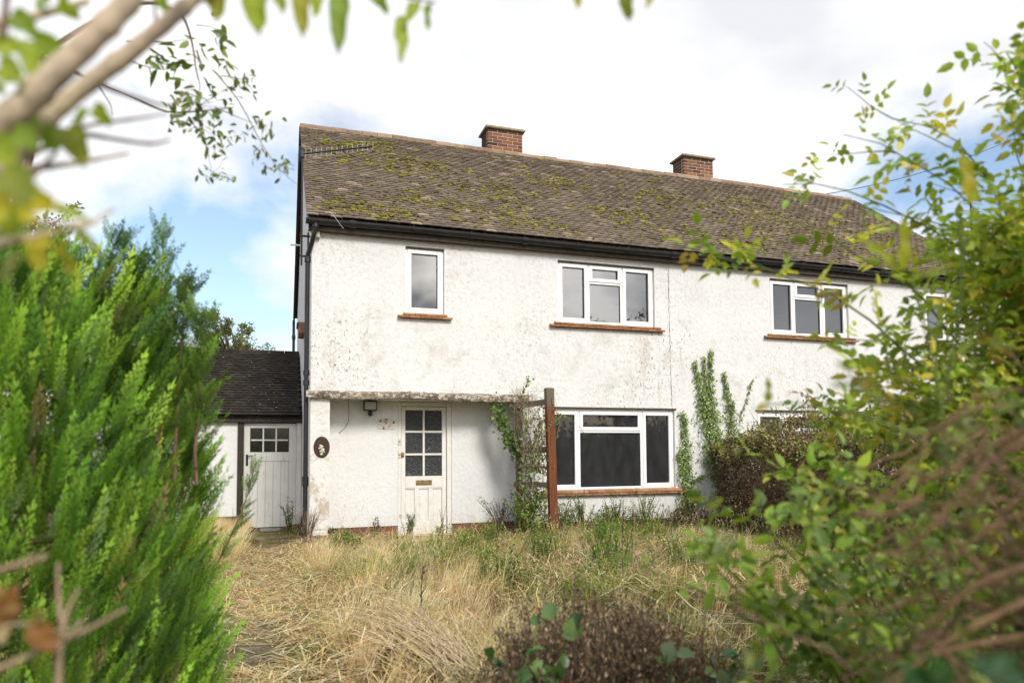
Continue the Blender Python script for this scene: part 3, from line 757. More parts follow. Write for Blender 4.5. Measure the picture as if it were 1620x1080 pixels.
for k in range(3):
    for j in range(2):
        a, b = g0+(g1-g0)*k/3+.012, g0+(g1-g0)*(k+1)/3-.012; c = gz0+(gz1-gz0)*j/2+.01; MB().box(a, b, yd+.02, yd+.024, c, c+(gz1-gz0)/2-.02).build('pane', MAT['old_glass'], sdoor)
pw = (g1-g0)/5
for k in range(5): MB().bbox(g0+k*pw+.002, g0+(k+1)*pw-.002, yd+.008, yd+.031, dz0+.004, 1.268, .005).build('plank', MAT['plank_paint'], sdoor)
k = MB(); k.bbox(dx0+.03, dx0+.07, yd-.008, yd+.001, 1.19, 1.40, .004); k.tube([(dx0+.05, yd, 1.37), (dx0+.05, yd-.045, 1.37), (dx0+.16, yd-.05, 1.375)], .009, 8); k.build('door_handle', MAT['black_plastic'], sdoor)
MB().bbox(-1.14, -.06, OY-.45, OY+.03, -.02, .05, .01).build('door_step', MAT['concrete'], shed)

# ---------------------------------------------------------------- ground
def gz(x, y):
    x = np.asarray(x, float); y = np.asarray(y, float)
    near = np.clip((y+9)/9, 0, 1)
    b = .04+.12*near+.03*np.sin(x*1.3+y*.7)*np.cos(y*1.1-x*.4)+.015*np.sin(x*3.1-y*2.3)
    house_ = np.clip((y+.6)/.5, 0, 1); b = b*(1-house_)+.14*house_
    path = np.exp(-((x+.55)/.42)**2)*np.clip((y+9)/3, 0, 1)
    return b*(1-path)+.03*path
xs = np.concatenate([np.linspace(-300, -8, 14), np.linspace(-7.5, 14, 130), np.linspace(15, 300, 14)])
ys = np.concatenate([np.linspace(-300, -12, 14), np.linspace(-11.5, 6, 110), np.linspace(7, 600, 20)])
GX, GY = np.meshgrid(xs, ys); GZ = gz(GX, GY); far = (np.abs(GX-3) > 14) | (GY < -12) | (GY > 8); GZ[far] = .03
V = np.stack([GX, GY, GZ], 2).reshape(-1, 3); nx = len(xs); ny = len(ys)
I, J = np.meshgrid(np.arange(nx-1), np.arange(ny-1)); k = (J*nx+I).ravel(); F = np.stack([k, k+1, k+nx+1, k+nx], 1)
t = NT('soil'); f = t.noise(5, 6, .65); c = t.mix(t.ramp(f, [(.35, 0), (.65, 1)]), (.06,.042,.022), (.14,.10,.05)); c = t.mix(t.ramp(t.noise(1.4, 4), [(.5, 0), (.7, .7)]), c, (.06,.075,.02))
t.out(c, .95, t.bump(t.noise(40, 5, .7), .8, .03), .1)
g_ = np_obj('ground', V, F, MAT['soil'], None, None, True); g_['kind'] = 'structure'; g_['label'] = 'rough overgrown garden ground of soil and thatch'
# mossy concrete path to the outbuilding door, broken slabs
t = NT('path'); f = t.noise(9, 6, .7); c = t.mix(t.ramp(f, [(.4, 0), (.6, 1)]), (.10,.08,.055), (.22,.185,.125)); c = t.mix(t.ramp(t.noise(3.2, 5, .65), [(.42, 0), (.56, .95)]), c, (.10,.10,.022))
t.out(c, .95, t.bump(t.noise(35, 5, .7), .8, .02), .1)
pm = MB(); yy = 2.85
path = bpy.data.objects.new('path', None); COL.objects.link(path); WL['path'] = (0, 0, 0); path['kind'] = 'structure'; path['label'] = 'narrow mossy concrete path to the outbuilding door'
while yy > -7.5:
    L = random.uniform(.55, .75); h = .045+random.uniform(-.01, .012)
    s = MB(); s.bbox(-.98+random.uniform(-.03, .03), -.16+random.uniform(-.03, .03), yy-L+.02, yy, -.05, h, .012); o = s.build('paving_slab', MAT['path'], path); o.rotation_euler = (random.gauss(0, .008), random.gauss(0, .012), 0); yy -= L

# ---------------------------------------------------------------- things fixed to the house
# oval plaque
pq = thing('wall_plaque', (.15, 0, 1.5), 'dark oval wooden plaque with a cream flower relief on the white pier', 'plaque')
wood('plaque_wood', (.03,.018,.013), (.085,.055,.04), (9, 9, 1.2))
mb = MB(); n = 32
for (sc, y0, y1) in ((1.0, -.002, -.016), (.93, -.016, -.026)):
    a = [(.152+.112*sc*math.cos(2*math.pi*k/n), 1.5+.152*sc*math.sin(2*math.pi*k/n)) for k in range(n)]
    mb.prism(a, 'y', y0+.004 if sc == 1.0 else y0, y1)
mb.build('board', MAT['plaque_wood'], pq)
simple('cream_relief', (.66,.63,.50), .8, .25, 60, .6); simple('relief_green', (.20,.26,.12), .8, .3, 60, .4)
fl = MB(); gr = MB(); r = random.Random(4)
for k in range(26):
    a = r.uniform(0, 6.28); d = r.uniform(0, .05); cx, cz_ = .152+d*math.cos(a)*.8, 1.455+d*math.sin(a)*1.15+(.03 if k % 5 == 0 else 0)
    tgt = gr if k % 6 == 0 else fl
    tgt.tube([(cx, -.022, cz_), (cx+r.gauss(0, .005), -.036, cz_+r.gauss(0, .004)), (cx, -.043, cz_)], [r.uniform(.013, .02), r.uniform(.012, .018), .004], 7)
fl.build('flower_relief', MAT['cream_relief'], pq); gr.build('leaf_relief', MAT['relief_green'], pq)
# floodlight
fd = thing('floodlight', (.88, .46, 2.15), 'black floodlight with motion sensor under the porch canopy', 'floodlight')
mb = MB(); mb.bbox(.775, .975, .29, .37, 2.045, 2.20, .012); mb.prism([(.37, 2.05), (.37, 2.19), (.42, 2.15), (.42, 2.08)], 'x', .80, .95); mb.build('body', MAT['black_plastic'], fd)
MB().bbox(.79, .96, .284, .2915, 2.062, 2.185, .004).build('lamp_glass', MAT['lamp_glass'], fd)
MB().tube([(.875, .36, 2.05), (.875, .33, 2.02), (.875, .32, 1.985), (.875, .32, 1.965)], [.02, .032, .034, .018], 12).build('sensor', MAT['black_plastic'], fd)
MB().box(.855, .895, .41, .458, 2.09, 2.14).build('bracket', MAT['black_plastic'], fd)
# blotched plate beside the door
t = NT('blotched_plate'); c = t.mix(t.ramp(t.noise(30, 5, .7), [(.55, 0), (.64, .75)]), (.66,.63,.57), (.34,.28,.22))
gm_ = t.n('ShaderNodeNewGeometry'); sx = t.n('ShaderNodeSeparateXYZ', {0: gm_.outputs['Position']})
c = t.mix(t.math('MULTIPLY', t.ramp(t.noise(11, 4, .6, t.pos((1, 1, 1), (4.2, 0, 1))), [(.54, 0), (.58, 1)]), t.ramp(sx.outputs['Z'], [(.0, 1), (1.0, 1)])), c, (.12,.05,.025))
t.out(c, .8, t.bump(t.noise(70, 3), .4, .004), .2)
pt_ = MB().bbox(1.005, 1.268, .450, .4585, 1.772, 1.932, .004).build('door_plate', MAT['blotched_plate']); tag(pt_, 'blotched rusty square plate on the porch wall beside the front door', 'plate')
# loose wires under the canopy
w_ = MB(); w_.tube([(.55, .30, 2.215), (.56, .36, 2.12), (.575, .44, 1.98), (.565, .452, 1.88), (.52, .453, 1.80), (.46, .454, 1.735), (.43, .452, 1.72)], .0035, 6)
tag(w_.build('dangling_wire', MAT['dead_stem']), 'thin loose wire dangling on the porch wall near the floodlight', 'wire')
w_ = MB(); w_.tube([(2.70, .05, 2.205), (2.70, .06, 2.05), (2.69, .07, 1.93), (2.71, .07, 1.86)], .004, 6); w_.tube([(2.715, .05, 2.205), (2.72, .06, 2.03), (2.712, .07, 1.86)], .004, 6)
tag(w_.build('hanging_wire', MAT['dead_stem']), 'loop of thin wire hanging from the canopy near the trellis', 'wire')
w_ = MB(); w_.tube([(.22, -.245, 4.83), (.27, -.25, 4.80), (.33, -.25, 4.72), (.38, -.235, 4.66), (.42, -.20, 4.63)], .0035, 6)
tag(w_.build('aerial_cable', MAT['white_cable']), 'pale aerial cable looping over the end of the black gutter', 'cable')
# television aerial on the gable
av = thing('tv_aerial', (-.12, .3, 4.4), 'many-pronged television aerial on a pole at the gable end', 'aerial')
MB().tube([(-.14, .30, 4.18), (-.14, .30, 5.96)], .0135, 8).build('mast', MAT['cable'], av)
mb = MB()
for z in (4.32, 4.62): mb.bbox(-.165, .0, .285, .315, z-.012, z+.012, .003)
mb.bbox(-.06, -.035, .287, .313, 4.26, 4.68, .003); mb.build('wall_bracket', MAT['cable'], av)
A0, A1 = Vector((-.20, .30, 5.84)), Vector((.86, .02, 5.985)); ax = (A1-A0).normalized()
MB().tube([A0, A1], .013, 8).build('boom', MAT['cable'], av)
MB().bbox(-.165, -.115, .27, .33, 5.80, 5.90, .004).build('clamp', MAT['cable'], av)
for k in range(14):
    p = A0+(A1-A0)*(.10+.9*k/13); h = .145-.0035*k if k > 0 else .17
    up_ = (Vector((0, 0, 1))+ax*.04); MB().tube([p-up_*h*.5, p+up_*h*.5], .0035, 5).build('element', MAT['steel'], av)
for k in (0, 1): 
    p = A0+ax*(.02+.015*k); MB().tube([p+Vector((0, 0, -.12)), p+Vector((0, -.05, 0)), p+Vector((0, 0, .12))], .006, 5).build('reflector', MAT['cable'], av)
# overhead line from behind the ridge
pa, pb = Vector((11.4, 5.1, 7.9)), Vector((27.0, 9.3, 13.6)); w_ = MB(); pts = []
for k in range(21):
    q = k/20; p = pa.lerp(pb, q); p.z -= .35*math.sin(math.pi*q); pts.append(p)
w_.tube(pts, .011, 5); tag(w_.build('overhead_wire', MAT['cable']), 'thin black overhead wire rising from behind the roof ridge', 'wire')
# far aerial mast
fm = thing('aerial_mast', (35.8, 18.0, 0), 'distant thin aerial mast showing above the rose bush', 'aerial')
MB().tube([(35.8, 18.0, 0), (35.8, 18.0, 15.2)], .05, 6).build('mast', MAT['rust'], fm)
for k in range(5): MB().tube([(35.0+.05*k, 18.0, 14.9-k*.42), (36.7-.1*k, 18.0, 15.0-k*.42)], .025, 5).build('element', MAT['steel'], fm)

# ---------------------------------------------------------------- trellis frame
tr = thing('garden_trellis', (3.2, -.5, .1), 'timber trellis frame with tall red-brown post beside the main window', 'trellis')
def lean_post(mb, p0, p1, w, d):
    vs = []
    for p in (p0, p1):
        for sx, sy in ((-1,-1),(1,-1),(1,1),(-1,1)): vs.append((p[0]+sx*w/2, p[1]+sy*d/2, p[2]))
    mb.add(vs, [(0,1,2,3),(4,5,6,7),(0,1,5,4),(1,2,6,5),(2,3,7,6),(3,0,4,7)])
mb = MB(); lean_post(mb, (3.345, -.9, .02), (3.288, -.9, 2.335), .118, .10); o = mb.build('post', MAT['stained_post'], tr); o['label'] = 'red-brown stained post with bare grey top'
mb = MB(); lean_post(mb, (3.10, -.10, .05), (3.085, -.10, 2.19), .085, .075); mb.build('post', MAT['grey_timber_up'], tr)
for z, h, ex in ((2.135, .085, .09), (1.44, .085, .0), (1.185, .03, .10), (.93, .075, .0)):
    a, b = Vector((3.04, -.06, z-.01)), Vector((3.30, -.875, z+.005)); dd = (b-a).normalized(); b = b+dd*ex; s = Vector((dd.y, -dd.x, 0))*.02*(h/.085)
    mb = MB(); vs = [a-s, a+s, b+s, b-s]; mb.add([v+Vector((0, 0, -h/2)) for v in vs]+[v+Vector((0, 0, h/2)) for v in vs], [(0,1,2,3),(4,5,6,7),(0,1,5,4),(1,2,6,5),(2,3,7,6),(3,0,4,7)])
    mb.build('rail', MAT['grey_timber'], tr)
MB().tube([(3.35, -.96, 2.02), (3.40, -1.0, 1.93), (3.47, -1.05, 1.86)], .006, 6).build('twine', MAT['rust'], tr)

# ---------------------------------------------------------------- vegetation toolkit
def unit(a): return a/np.maximum(np.linalg.norm(a, axis=-1, keepdims=True), 1e-9)
def rdir(n, r=rng): return unit(r.normal(0, 1, (n, 3)))
def leaves(P, D, N, L, W, C, hi=False, fold=.18, droop=.12):
    """many leaves at once: point, axis, normal, length, width, colour -> V, F, col"""
    P = np.asarray(P, float); n = len(P); D = unit(D); S = unit(np.cross(D, N)); N = np.cross(S, D)
    L = np.broadcast_to(L, n)[:, None]; W = np.broadcast_to(W, n)[:, None]
    pt = lambda a, s, h: P+D*L*a+S*W*s+N*(W*h-L*droop*a*a)
    if hi:
        vs = [pt(0,0,0), pt(.22,-.40,fold), pt(.22,0,0), pt(.22,.40,fold), pt(.58,-.42,fold), pt(.58,0,0), pt(.58,.42,fold), pt(1,0,0)]
        fs = [(0,2,1),(0,3,2),(1,2,5),(1,5,4),(2,3,6),(2,6,5),(4,5,7),(5,6,7)]
    else:
        vs = [pt(0,0,0), pt(.42,-.5,fold), pt(.42,0,0), pt(.42,.5,fold), pt(1,0,0)]
        fs = [(0,2,1),(0,3,2),(1,2,4),(2,3,4)]
    k = len(vs); V = np.stack(vs, 1).reshape(-1, 3); F = (np.array(fs)[None]+(np.arange(n)*k)[:, None, None]).reshape(-1, 3)
    return V, F, np.repeat(np.asarray(C, float), len(fs), 0)
def cat(parts):
    Vs, Fs, Cs, b = [], [], [], 0
    for V, F, C in parts:
        Vs.append(V); Fs.append(F+b); Cs.append(C); b += len(V)
    return np.concatenate(Vs), np.concatenate(Fs), np.concatenate(Cs)
def pal(n, cols, w=None, jit=.18, r=rng):
    cols = np.array(cols, float); i = r.choice(len(cols), n, p=None if w is None else np.array(w)/np.sum(w))
    return np.clip(cols[i]*(1+r.normal(0, jit, (n, 1)))*(1+r.normal(0, jit*.3, (n, 3))), .003, .9)
def bez(p0, p1, p2, n=10):
    t = np.linspace(0, 1, n)[:, None]; p0, p1, p2 = map(np.asarray, (p0, p1, p2))
    return (1-t)**2*p0+2*t*(1-t)*p1+t*t*p2
def wobble(pts, a, r=rng):
    pts = np.array(pts, float); n = len(pts); k = np.cumsum(r.normal(0, a, (n, 3)), 0); k -= np.linspace(0, 1, n)[:, None]*k[-1]*.5; return pts+k
def blades(P, H, W, lean, az, C, curl=.5, seg=3):
    """grass blades: root points, heights, widths, lean (tan), azimuth"""
    n = len(P); d = np.stack([np.cos(az), np.sin(az), np.zeros(n)], 1); s = np.stack([-np.sin(az+1.1), np.cos(az+1.1), np.zeros(n)], 1)
    rows = []
    for k in range(seg+1):
        q = k/seg; z = H*q*(1-curl*.35*q*lean); x = H*lean*(q**(1.5))
        c = P+d*x[:, None]; c[:, 2] += z
        w = (W*(1-q)**.7*.5)[:, None]
        rows.append((c-s*w, c+s*w) if k < seg else (c,))
    V = np.stack([v for r_ in rows for v in r_], 1); nv = V.shape[1]
    fs = []
    for k in range(seg-1): a = 2*k; fs += [(a, a+1, a+3), (a, a+3, a+2)]
    a = 2*(seg-1); fs.append((a, a+1, a+2))
    F = (np.array(fs)[None]+(np.arange(n)*nv)[:, None, None]).reshape(-1, 3)
    return V.reshape(-1, 3), F, np.repeat(C, len(fs), 0)
def inst(TV, TF, M, T, C, CF=None):
    """copies of a template under (n,3,3) matrices"""
    n = len(M); V = np.einsum('nij,kj->nki', M, TV)+T[:, None, :]; F = (TF[None]+(np.arange(n)*len(TV))[:, None, None]).reshape(-1, TF.shape[1])
    c = np.repeat(C, len(TF), 0)
    if CF is not None: c = c*np.tile(CF, (n, 1))
    return V.reshape(-1, 3), F, c
def frame(D, N):
    D = unit(D); S = unit(np.cross(D, N)); return np.stack([S, D, np.cross(S, D)], 2)

# ---------------------------------------------------------------- long grass
STRAW = [(.68,.51,.25), (.78,.61,.33), (.52,.355,.15), (.82,.69,.44), (.31,.19,.08)]
GREEN = [(.17,.23,.05), (.24,.29,.07), (.13,.19,.04), (.31,.33,.09)]
def field_noise(x, y): return .5+.25*np.sin(x*1.7+1.3*np.sin(y*1.1))+.25*np.sin(y*2.1+1.7*np.sin(x*.9+2))
def in_view(x, y, z=.2, pad=60):
    d = np.stack([x-CAM[0], y-CAM[1], np.full_like(x, z)-CAM[2]], 1); k = d @ FW; u = 810+FPX*(d @ RT)/np.maximum(k, .01); v = 654.4-FPX*(d @ UP)/np.maximum(k, .01)
    return (k > .5) & (u > -pad) & (u < 1620+pad) & (v < 1080+260)
parts = []
def scatter(n, x0, x1, y0, y1):
    x, y = rng.uniform(x0, x1, n), rng.uniform(y0, y1, n); k = in_view(x, y); return x[k], y[k]
def on_path(x, y): return np.exp(-((x+.55)/.36)**2)
def porch_free(x, y): return ~((y > -.03) & (x > -.1))
# tussocks: each a fan of dry blades leaning outwards
def tussocks(nc, x0, x1, y0, y1, nb, h0, h1, cols, w, spread, keepf, wid=(.0022, .005), curl=.5, seg=3):
    x, y = scatter(nc, x0, x1, y0, y1); k = keepf(x, y) & porch_free(x, y); x, y = x[k], y[k]
    m_ = rng.integers(nb[0], nb[1], len(x)); i = np.repeat(np.arange(len(x)), m_); n = len(i); a = rng.uniform(0, 6.28, n); q = np.sqrt(rng.random(n))
    px, py = x[i]+spread*q*np.cos(a), y[i]+spread*q*np.sin(a); ok = porch_free(px, py) & (on_path(px, py) < .45+.35*np.sin(py*2.3)*np.sin(py*5.1+px*3)+rng.normal(0, .18, n)); i, a, q, px, py = i[ok], a[ok], q[ok], px[ok], py[ok]; n = len(i)
    ch = rng.uniform(h0, h1, len(x))*np.where(y > -.8, .5, 1.0); wind = rng.normal(.2, 1.3, len(x)); wl_ = np.abs(rng.normal(.15, .2, len(x)))
    P = np.stack([px, py, gz(px, py)-.01], 1); H = ch[i]*rng.uniform(.45, 1.15, n); lean = np.abs(q*rng.uniform(.1, .95, n)+wl_[i]*.6); az = np.where(rng.random(n) < .7, a+rng.normal(0, .4, n), wind[i])
    C = pal(len(x), cols, w, .2)[i]*(1+rng.normal(0, .22, (n, 1))); return blades(P, H, rng.uniform(*wid, n), lean, az, np.clip(C, .01, .9), curl, seg)
fn = field_noise
parts.append(tussocks(2600, -3.4, 9.5, -7.3, 3.0, (16, 44), .11, .30, STRAW, (3, 3, 2, 2.4, 1.4), .10, lambda x, y: (rng.random(len(x)) < .35+.6*fn(x, y)) & (on_path(x, y) < .4)))
parts.append(tussocks(340, -2.2, -.95, -1.5, 3.1, (50, 90), .38, .62, STRAW, (3, 3, 2, 3, .6), .12, lambda x, y: x < 99))
parts.append(tussocks(420, -.15, 1.6, -6.8, -.4, (30, 60), .16, .36, STRAW, (3, 3, 2, 3, .6), .10, lambda x, y: rng.random(len(x)) < .7))
parts.append(tussocks(2300, -1.0, 9.5, -7.3, .0, (24, 50), .12, .30, GREEN, (2, 2.4, 1.5, 1.6), .09, lambda x, y: rng.random(len(x)) < np.clip((fn(x+3.1, y-1.7)-.34)*2.0, .05, 1)+.7*(y > -2.1)*(x > .3), (.003, .007), seg=2))
# loose thatch of thin standing stems between the tussocks
x, y = scatter(62000, -3.4, 9.5, -7.2, 3.2); f = fn(x, y)
keep = (rng.random(len(x)) < (.2+.5*f)*(1-.9*on_path(x, y))) & porch_free(x, y); x, y, f = x[keep], y[keep], f[keep]
n = len(x); P = np.stack([x, y, gz(x, y)-.01], 1); H = (.06+.19*f*rng.uniform(.3, 1.3, n))*np.where(y > -.6, .7, 1.0)
parts.append(blades(P, H, rng.uniform(.002, .0045, n), np.abs(rng.normal(.5, .45, n)), rng.uniform(0, 6.28, n), pal(n, STRAW+GREEN[:2]+[(.16,.10,.05)], (3, 3, 2.2, 2, 2, 1.4, 1.2, 1.5), .26), seg=2))
# flattened straw, lying in every direction
x, y = scatter(42000, -2.6, 5.5, -7.4, .2); e_ = rng.random(len(x)) < .22; x = np.where(e_, rng.normal(-.5, .32, len(x)), x); f = fn(x*1.3+8, y*1.2); pth = on_path(x, y)
keep = (rng.random(len(x)) < np.where(f > .5, .6, .25)+.5*pth) & porch_free(x, y); x, y, pth = x[keep], y[keep], pth[keep]; n = len(x)
P = np.stack([x, y, gz(x, y)+rng.uniform(.02, .15, n)*(1-.7*pth)], 1); az = .5+1.4*np.sin(x*1.9+.7*y)+rng.normal(0, 1.3, n); l = rng.uniform(.12, .5, n)
D = np.stack([np.cos(az), np.sin(az), rng.normal(-.02, .2, n)*(1-.7*pth)], 1); c = pal(n, STRAW+[(.24,.24,.07)], (3, 3, 1.5, 3, 1.6, 1.2), .26)
V0 = P-D*l[:, None]/2; V1 = P+D*l[:, None]/2; S = unit(np.cross(D, np.array([0, 0, 1.])))*rng.uniform(.0016, .0046, n)[:, None]
mid = P+np.stack([np.zeros(n), np.zeros(n), l*.12*rng.uniform(0, 1, n)], 1)+S*rng.normal(0, 8, n)[:, None]
V = np.stack([V0-S, V0+S, mid+S, mid-S, V1], 1).reshape(-1, 3); F = (np.array([(0,1,2),(0,2,3),(3,2,4)])[None]+(np.arange(n)*5)[:, None, None]).reshape(-1, 3)
parts.append((V, F, np.repeat(c, 3, 0)))
# moss and short green on the path
x, y = scatter(9000, -1.15, .1, -7.4, 2.6); keep = rng.random(len(x)) < np.clip(fn(x*3.0+1, y*2.2)-.42, 0, 1)*2.2; x, y = x[keep], y[keep]; n = len(x)
parts.append(blades(np.stack([x, y, gz(x, y)+.012], 1), rng.uniform(.015, .05, n), rng.uniform(.004, .008, n), np.abs(rng.normal(.5, .4, n)), rng.uniform(0, 6.28, n), pal(n, [(.20,.20,.05), (.26,.26,.07), (.15,.17,.04)])))
# tall seeded stalks with feathery heads
x, y = scatter(2600, -3.2, 8.5, -6.8, .0); keep = (rng.random(len(x)) < .55) & (on_path(x, y) < .2) & porch_free(x, y); x, y = x[keep], y[keep]; n = len(x)
P = np.stack([x, y, gz(x, y)], 1); H = rng.uniform(.35, .66, n); ln = np.abs(rng.normal(.3, .3, n)); az = rng.uniform(0, 6.28, n); parts.append(blades(P, H, np.full(n, .004), ln, az, pal(n, STRAW), seg=4))
tipd = np.stack([np.cos(az), np.sin(az), np.zeros(n)], 1); tip = P+tipd*(H*ln)[:, None]; tip[:, 2] += H*(1-.175*ln); i = np.repeat(np.arange(n), 7); m_ = len(i)
parts.append(leaves(tip[i]-tipd[i]*(rng.uniform(0, .06, m_)*ln[i])[:, None]-np.array([0, 0, 1])*rng.uniform(0, .08, m_)[:, None]+rng.normal(0, .004, (m_, 3)), unit(rdir(m_)*.6+np.array([0, 0, 1])), rdir(m_), .022, .005, pal(m_, STRAW[:4])))
V, F, C = cat(parts)
go = np_obj('grass', V, F, MAT['straw'], C); tag(go, 'long dry straw-coloured grass with green growth over the front garden', 'grass', kind='stuff')
# bleached bundle of fallen stalks
fs = thing('fallen_stalks', (.35, -5.2, .1), 'sheaf of long bleached stalks flattened across the grass', 'stalks'); st_ = MB()
for k in range(120):
    a = np.array([random.gauss(.52, .09), random.gauss(-6.5, .12), .16+random.uniform(0, .1)]); b = np.array([random.gauss(.28, .25), random.gauss(-4.7, .25), .10+random.uniform(0, .1)])
    st_.tube(wobble(bez(a, (a+b)/2+np.array([random.gauss(0, .12), 0, .12]), b, 6), .012), random.uniform(.0018, .0035), 4, False)
simple('bleached_straw', (.68,.55,.35), .8, .25, 30, .2); st_.build('stalks', MAT['bleached_straw'], fs, fix=False)

# ---------------------------------------------------------------- plant builders
def stems_leaves(root, stems, rad, smat, lparts, lmat, fname='foliage'):
    if len(stems) <= 16:
        for pts, r0, r1 in stems: q = MB(); q.tube(pts, np.linspace(r0, r1, len(pts)), 5, False); q.build('stem', MAT[smat], root, fix=False)
    else:
        mb = MB()
        for pts, r0, r1 in stems: mb.tube(pts, np.linspace(r0, r1, len(pts)), 5, False)
        mb.build('stems', MAT[smat], root, fix=False)['kind'] = 'stuff'
    if lparts:
        V, F, C = cat(lparts); o = np_obj(fname, V, F, MAT[lmat], C, root, True); o['kind'] = 'stuff'
def along(pts, n, lo=.2, r=rng):
    pts = np.asarray(pts); q = np.sort(r.uniform(lo, 1, n))*(len(pts)-1); i = np.minimum(q.astype(int), len(pts)-2); f = (q-i)[:, None]
    return pts[i]*(1-f)+pts[i+1]*f, unit(pts[i+1]-pts[i])
def compound(P, T, size, cols, w, r, pairs=2, hi=False, upb=.5):
    """pinnate leaves (rose, bramble) at points P on stems with tangents T"""
    n = len(P); D = unit(T*.35+rdir(n, r)*.9+np.array([0, 0, .12])); N = unit(rdir(n, r)*.8+np.array([0, 0, upb+.4])); S = unit(np.cross(D, N)); out = []
    sz = size*r.uniform(.65, 1.25, n); base = pal(n, cols, w, .15, r)
    for k in range(pairs):
        a = (.35+.45*k)
        for s in (-1, 1):
            out.append(leaves(P+D*(sz*a*1.5)[:, None], D*.45+S*s*.9+r.normal(0, .12, (n, 3)), N+r.normal(0, .2, (n, 3)), sz*(.85-.08*k), sz*.50, base*(1+r.normal(0, .08, (n, 1))), hi))
    out.append(leaves(P+D*(sz*(.35+.45*pairs)*1.4)[:, None], D+r.normal(0, .12, (n, 3)), N, sz, sz*.56, base, hi))
    return cat(out)
def weed(name, x, y, h, n, leafL, cols, label, cat_, group=None, spread=.35, dens=26, w=.32, smat='green_stem', lmat='leaf', seed=0, heads=None, patch=.02):
    r = np.random.default_rng(seed+int(abs(x)*1000+abs(y)*77)); z = float(gz(x, y)); root = thing(name, (x, y, z), label, cat_, group); st, lp = [], []
    for k in range(n):
        a = r.uniform(0, 6.28); rr = spread*h*r.uniform(.1, 1); hh = h*r.uniform(.6, 1.05)*(1 if patch < .05 else r.uniform(.45, 1.1)); bx, by = x+r.normal(0, patch), y+r.normal(0, patch*.8)
        p = wobble(bez((bx, by, z-.02), (bx+rr*.3*math.cos(a), by+rr*.3*math.sin(a), z+hh*.6), (bx+rr*math.cos(a), by+rr*math.sin(a), z+hh), 7), .006*h/.4, r)
        st.append((p, .0045*h/.4+.001, .0015)); P, T = along(p, dens, .12, r)
        D = unit(T*.3+rdir(len(P), r)*np.array([1, 1, .5])+np.array([0, 0, .15])); lp.append(leaves(P, D, unit(rdir(len(P), r)*.6+np.array([0, 0, 1])), leafL*r.uniform(.5, 1.2, len(P)), leafL*w, pal(len(P), cols, None, .2, r)))
        if heads is not None:
            q = p[-3:]; m_ = 14; hp = q[r.integers(0, 3, m_)]+r.normal(0, .018, (m_, 3)); lp.append(leaves(hp, rdir(m_, r), rdir(m_, r), .016, .012, pal(m_, heads, None, .2, r)))
    stems_leaves(root, st, None, smat, lp, lmat); return root
G1 = [(.13,.22,.045), (.18,.28,.06), (.24,.34,.08)]; G2 = [(.08,.13,.03), (.12,.18,.04), (.17,.23,.055)]; G3 = [(.23,.30,.06), (.31,.37,.09), (.16,.23,.05)]
DB = [(.075,.05,.04), (.11,.075,.055), (.05,.035,.03)]
weed('weed_plant', 1.40, -.02, .36, 20, .055, G2, 'feathery dark green weed against the foot of the front door', 'weed', dens=34, w=.18)
weed('weed_plant', .98, .25, .30, 7, .05, G2, 'leafy weed with a pink flower spike left of the front door', 'weed', spread=.2, heads=[(.35,.09,.15)])
weed('weed_plant', 1.86, .02, .20, 9, .05, G3, 'pale green weed at the right foot of the front door', 'weed')
weed('dry_weed', 1.95, .15, .48, 7, .03, [(.42,.33,.26), (.34,.25,.2)], 'dry feathery seeded weed in front of the door edge', 'weed', spread=.35, dens=30, w=.12, smat='dead_stem', lmat='dead_leaf')
weed('dry_shrub', 2.78, -.15, .56, 34, .024, [(.07,.04,.045), (.045,.03,.03), (.11,.07,.06)], 'dark dead-headed flower stems against the porch wall', 'shrub', spread=.8, dens=20, w=.7, smat='dead_stem', lmat='dead_leaf', heads=[(.04,.025,.03)])
weed('weed_plant', 3.0, -.55, .60, 40, .06, G2+G1, 'leafy green bush at the foot of the trellis', 'bush', spread=.6, dens=30, w=.4)
weed('weed_plant', 3.62, -.55, .58, 60, .05, G2+G3+DB, 'mixed green weeds just right of the red-brown post', 'weed', spread=.5, patch=.14)
weed('weed_plant', 4.0, -.45, .66, 20, .05, G3+G2, 'tall loose weed beneath the left of the main window', 'weed', spread=.35)
weed('weed_plant', 4.55, -.4, .58, 20, .042, G2+DB, 'sparse dark-stemmed weed beneath the main window', 'weed', spread=.45)
weed('weed_plant', 5.10, -.35, .68, 20, .045, G3+[(.3,.27,.1)], 'tall yellow-green weed reaching the main window sill', 'weed', spread=.4)
weed('weed_plant', 4.55, -.6, .44, 130, .05, G2+DB+G3, 'low brown-green weeds spreading before the plinth', 'weed', spread=.6, patch=.40, dens=34)
weed('dry_shrub', 5.72, -.62, .46, 110, .034, DB+[(.19,.13,.08)], 'low brown dead bush below the right end of the main window', 'bush', spread=.7, patch=.28, dens=26, w=.6, smat='dead_stem', lmat='dead_leaf')
weed('dry_shrub', 6.45, -1.0, .42, 80, .034, DB, 'low dark dead bush beside the boundary hedge', 'bush', spread=.7, patch=.28, dens=24, w=.6, smat='dead_stem', lmat='dead_leaf')
weed('weed_plant', -.24, 2.2, .62, 9, .06, G2, 'straggly green weed growing up the outbuilding door', 'weed', spread=.3)
weed('dry_weed', -.03, -.2, .55, 26, .05, [(.5,.36,.19), (.36,.24,.13)], 'tall dry brown grass clump at the foot of the downpipe', 'grass clump', spread=.45, dens=14, w=.08, smat='dead_stem', lmat='straw')
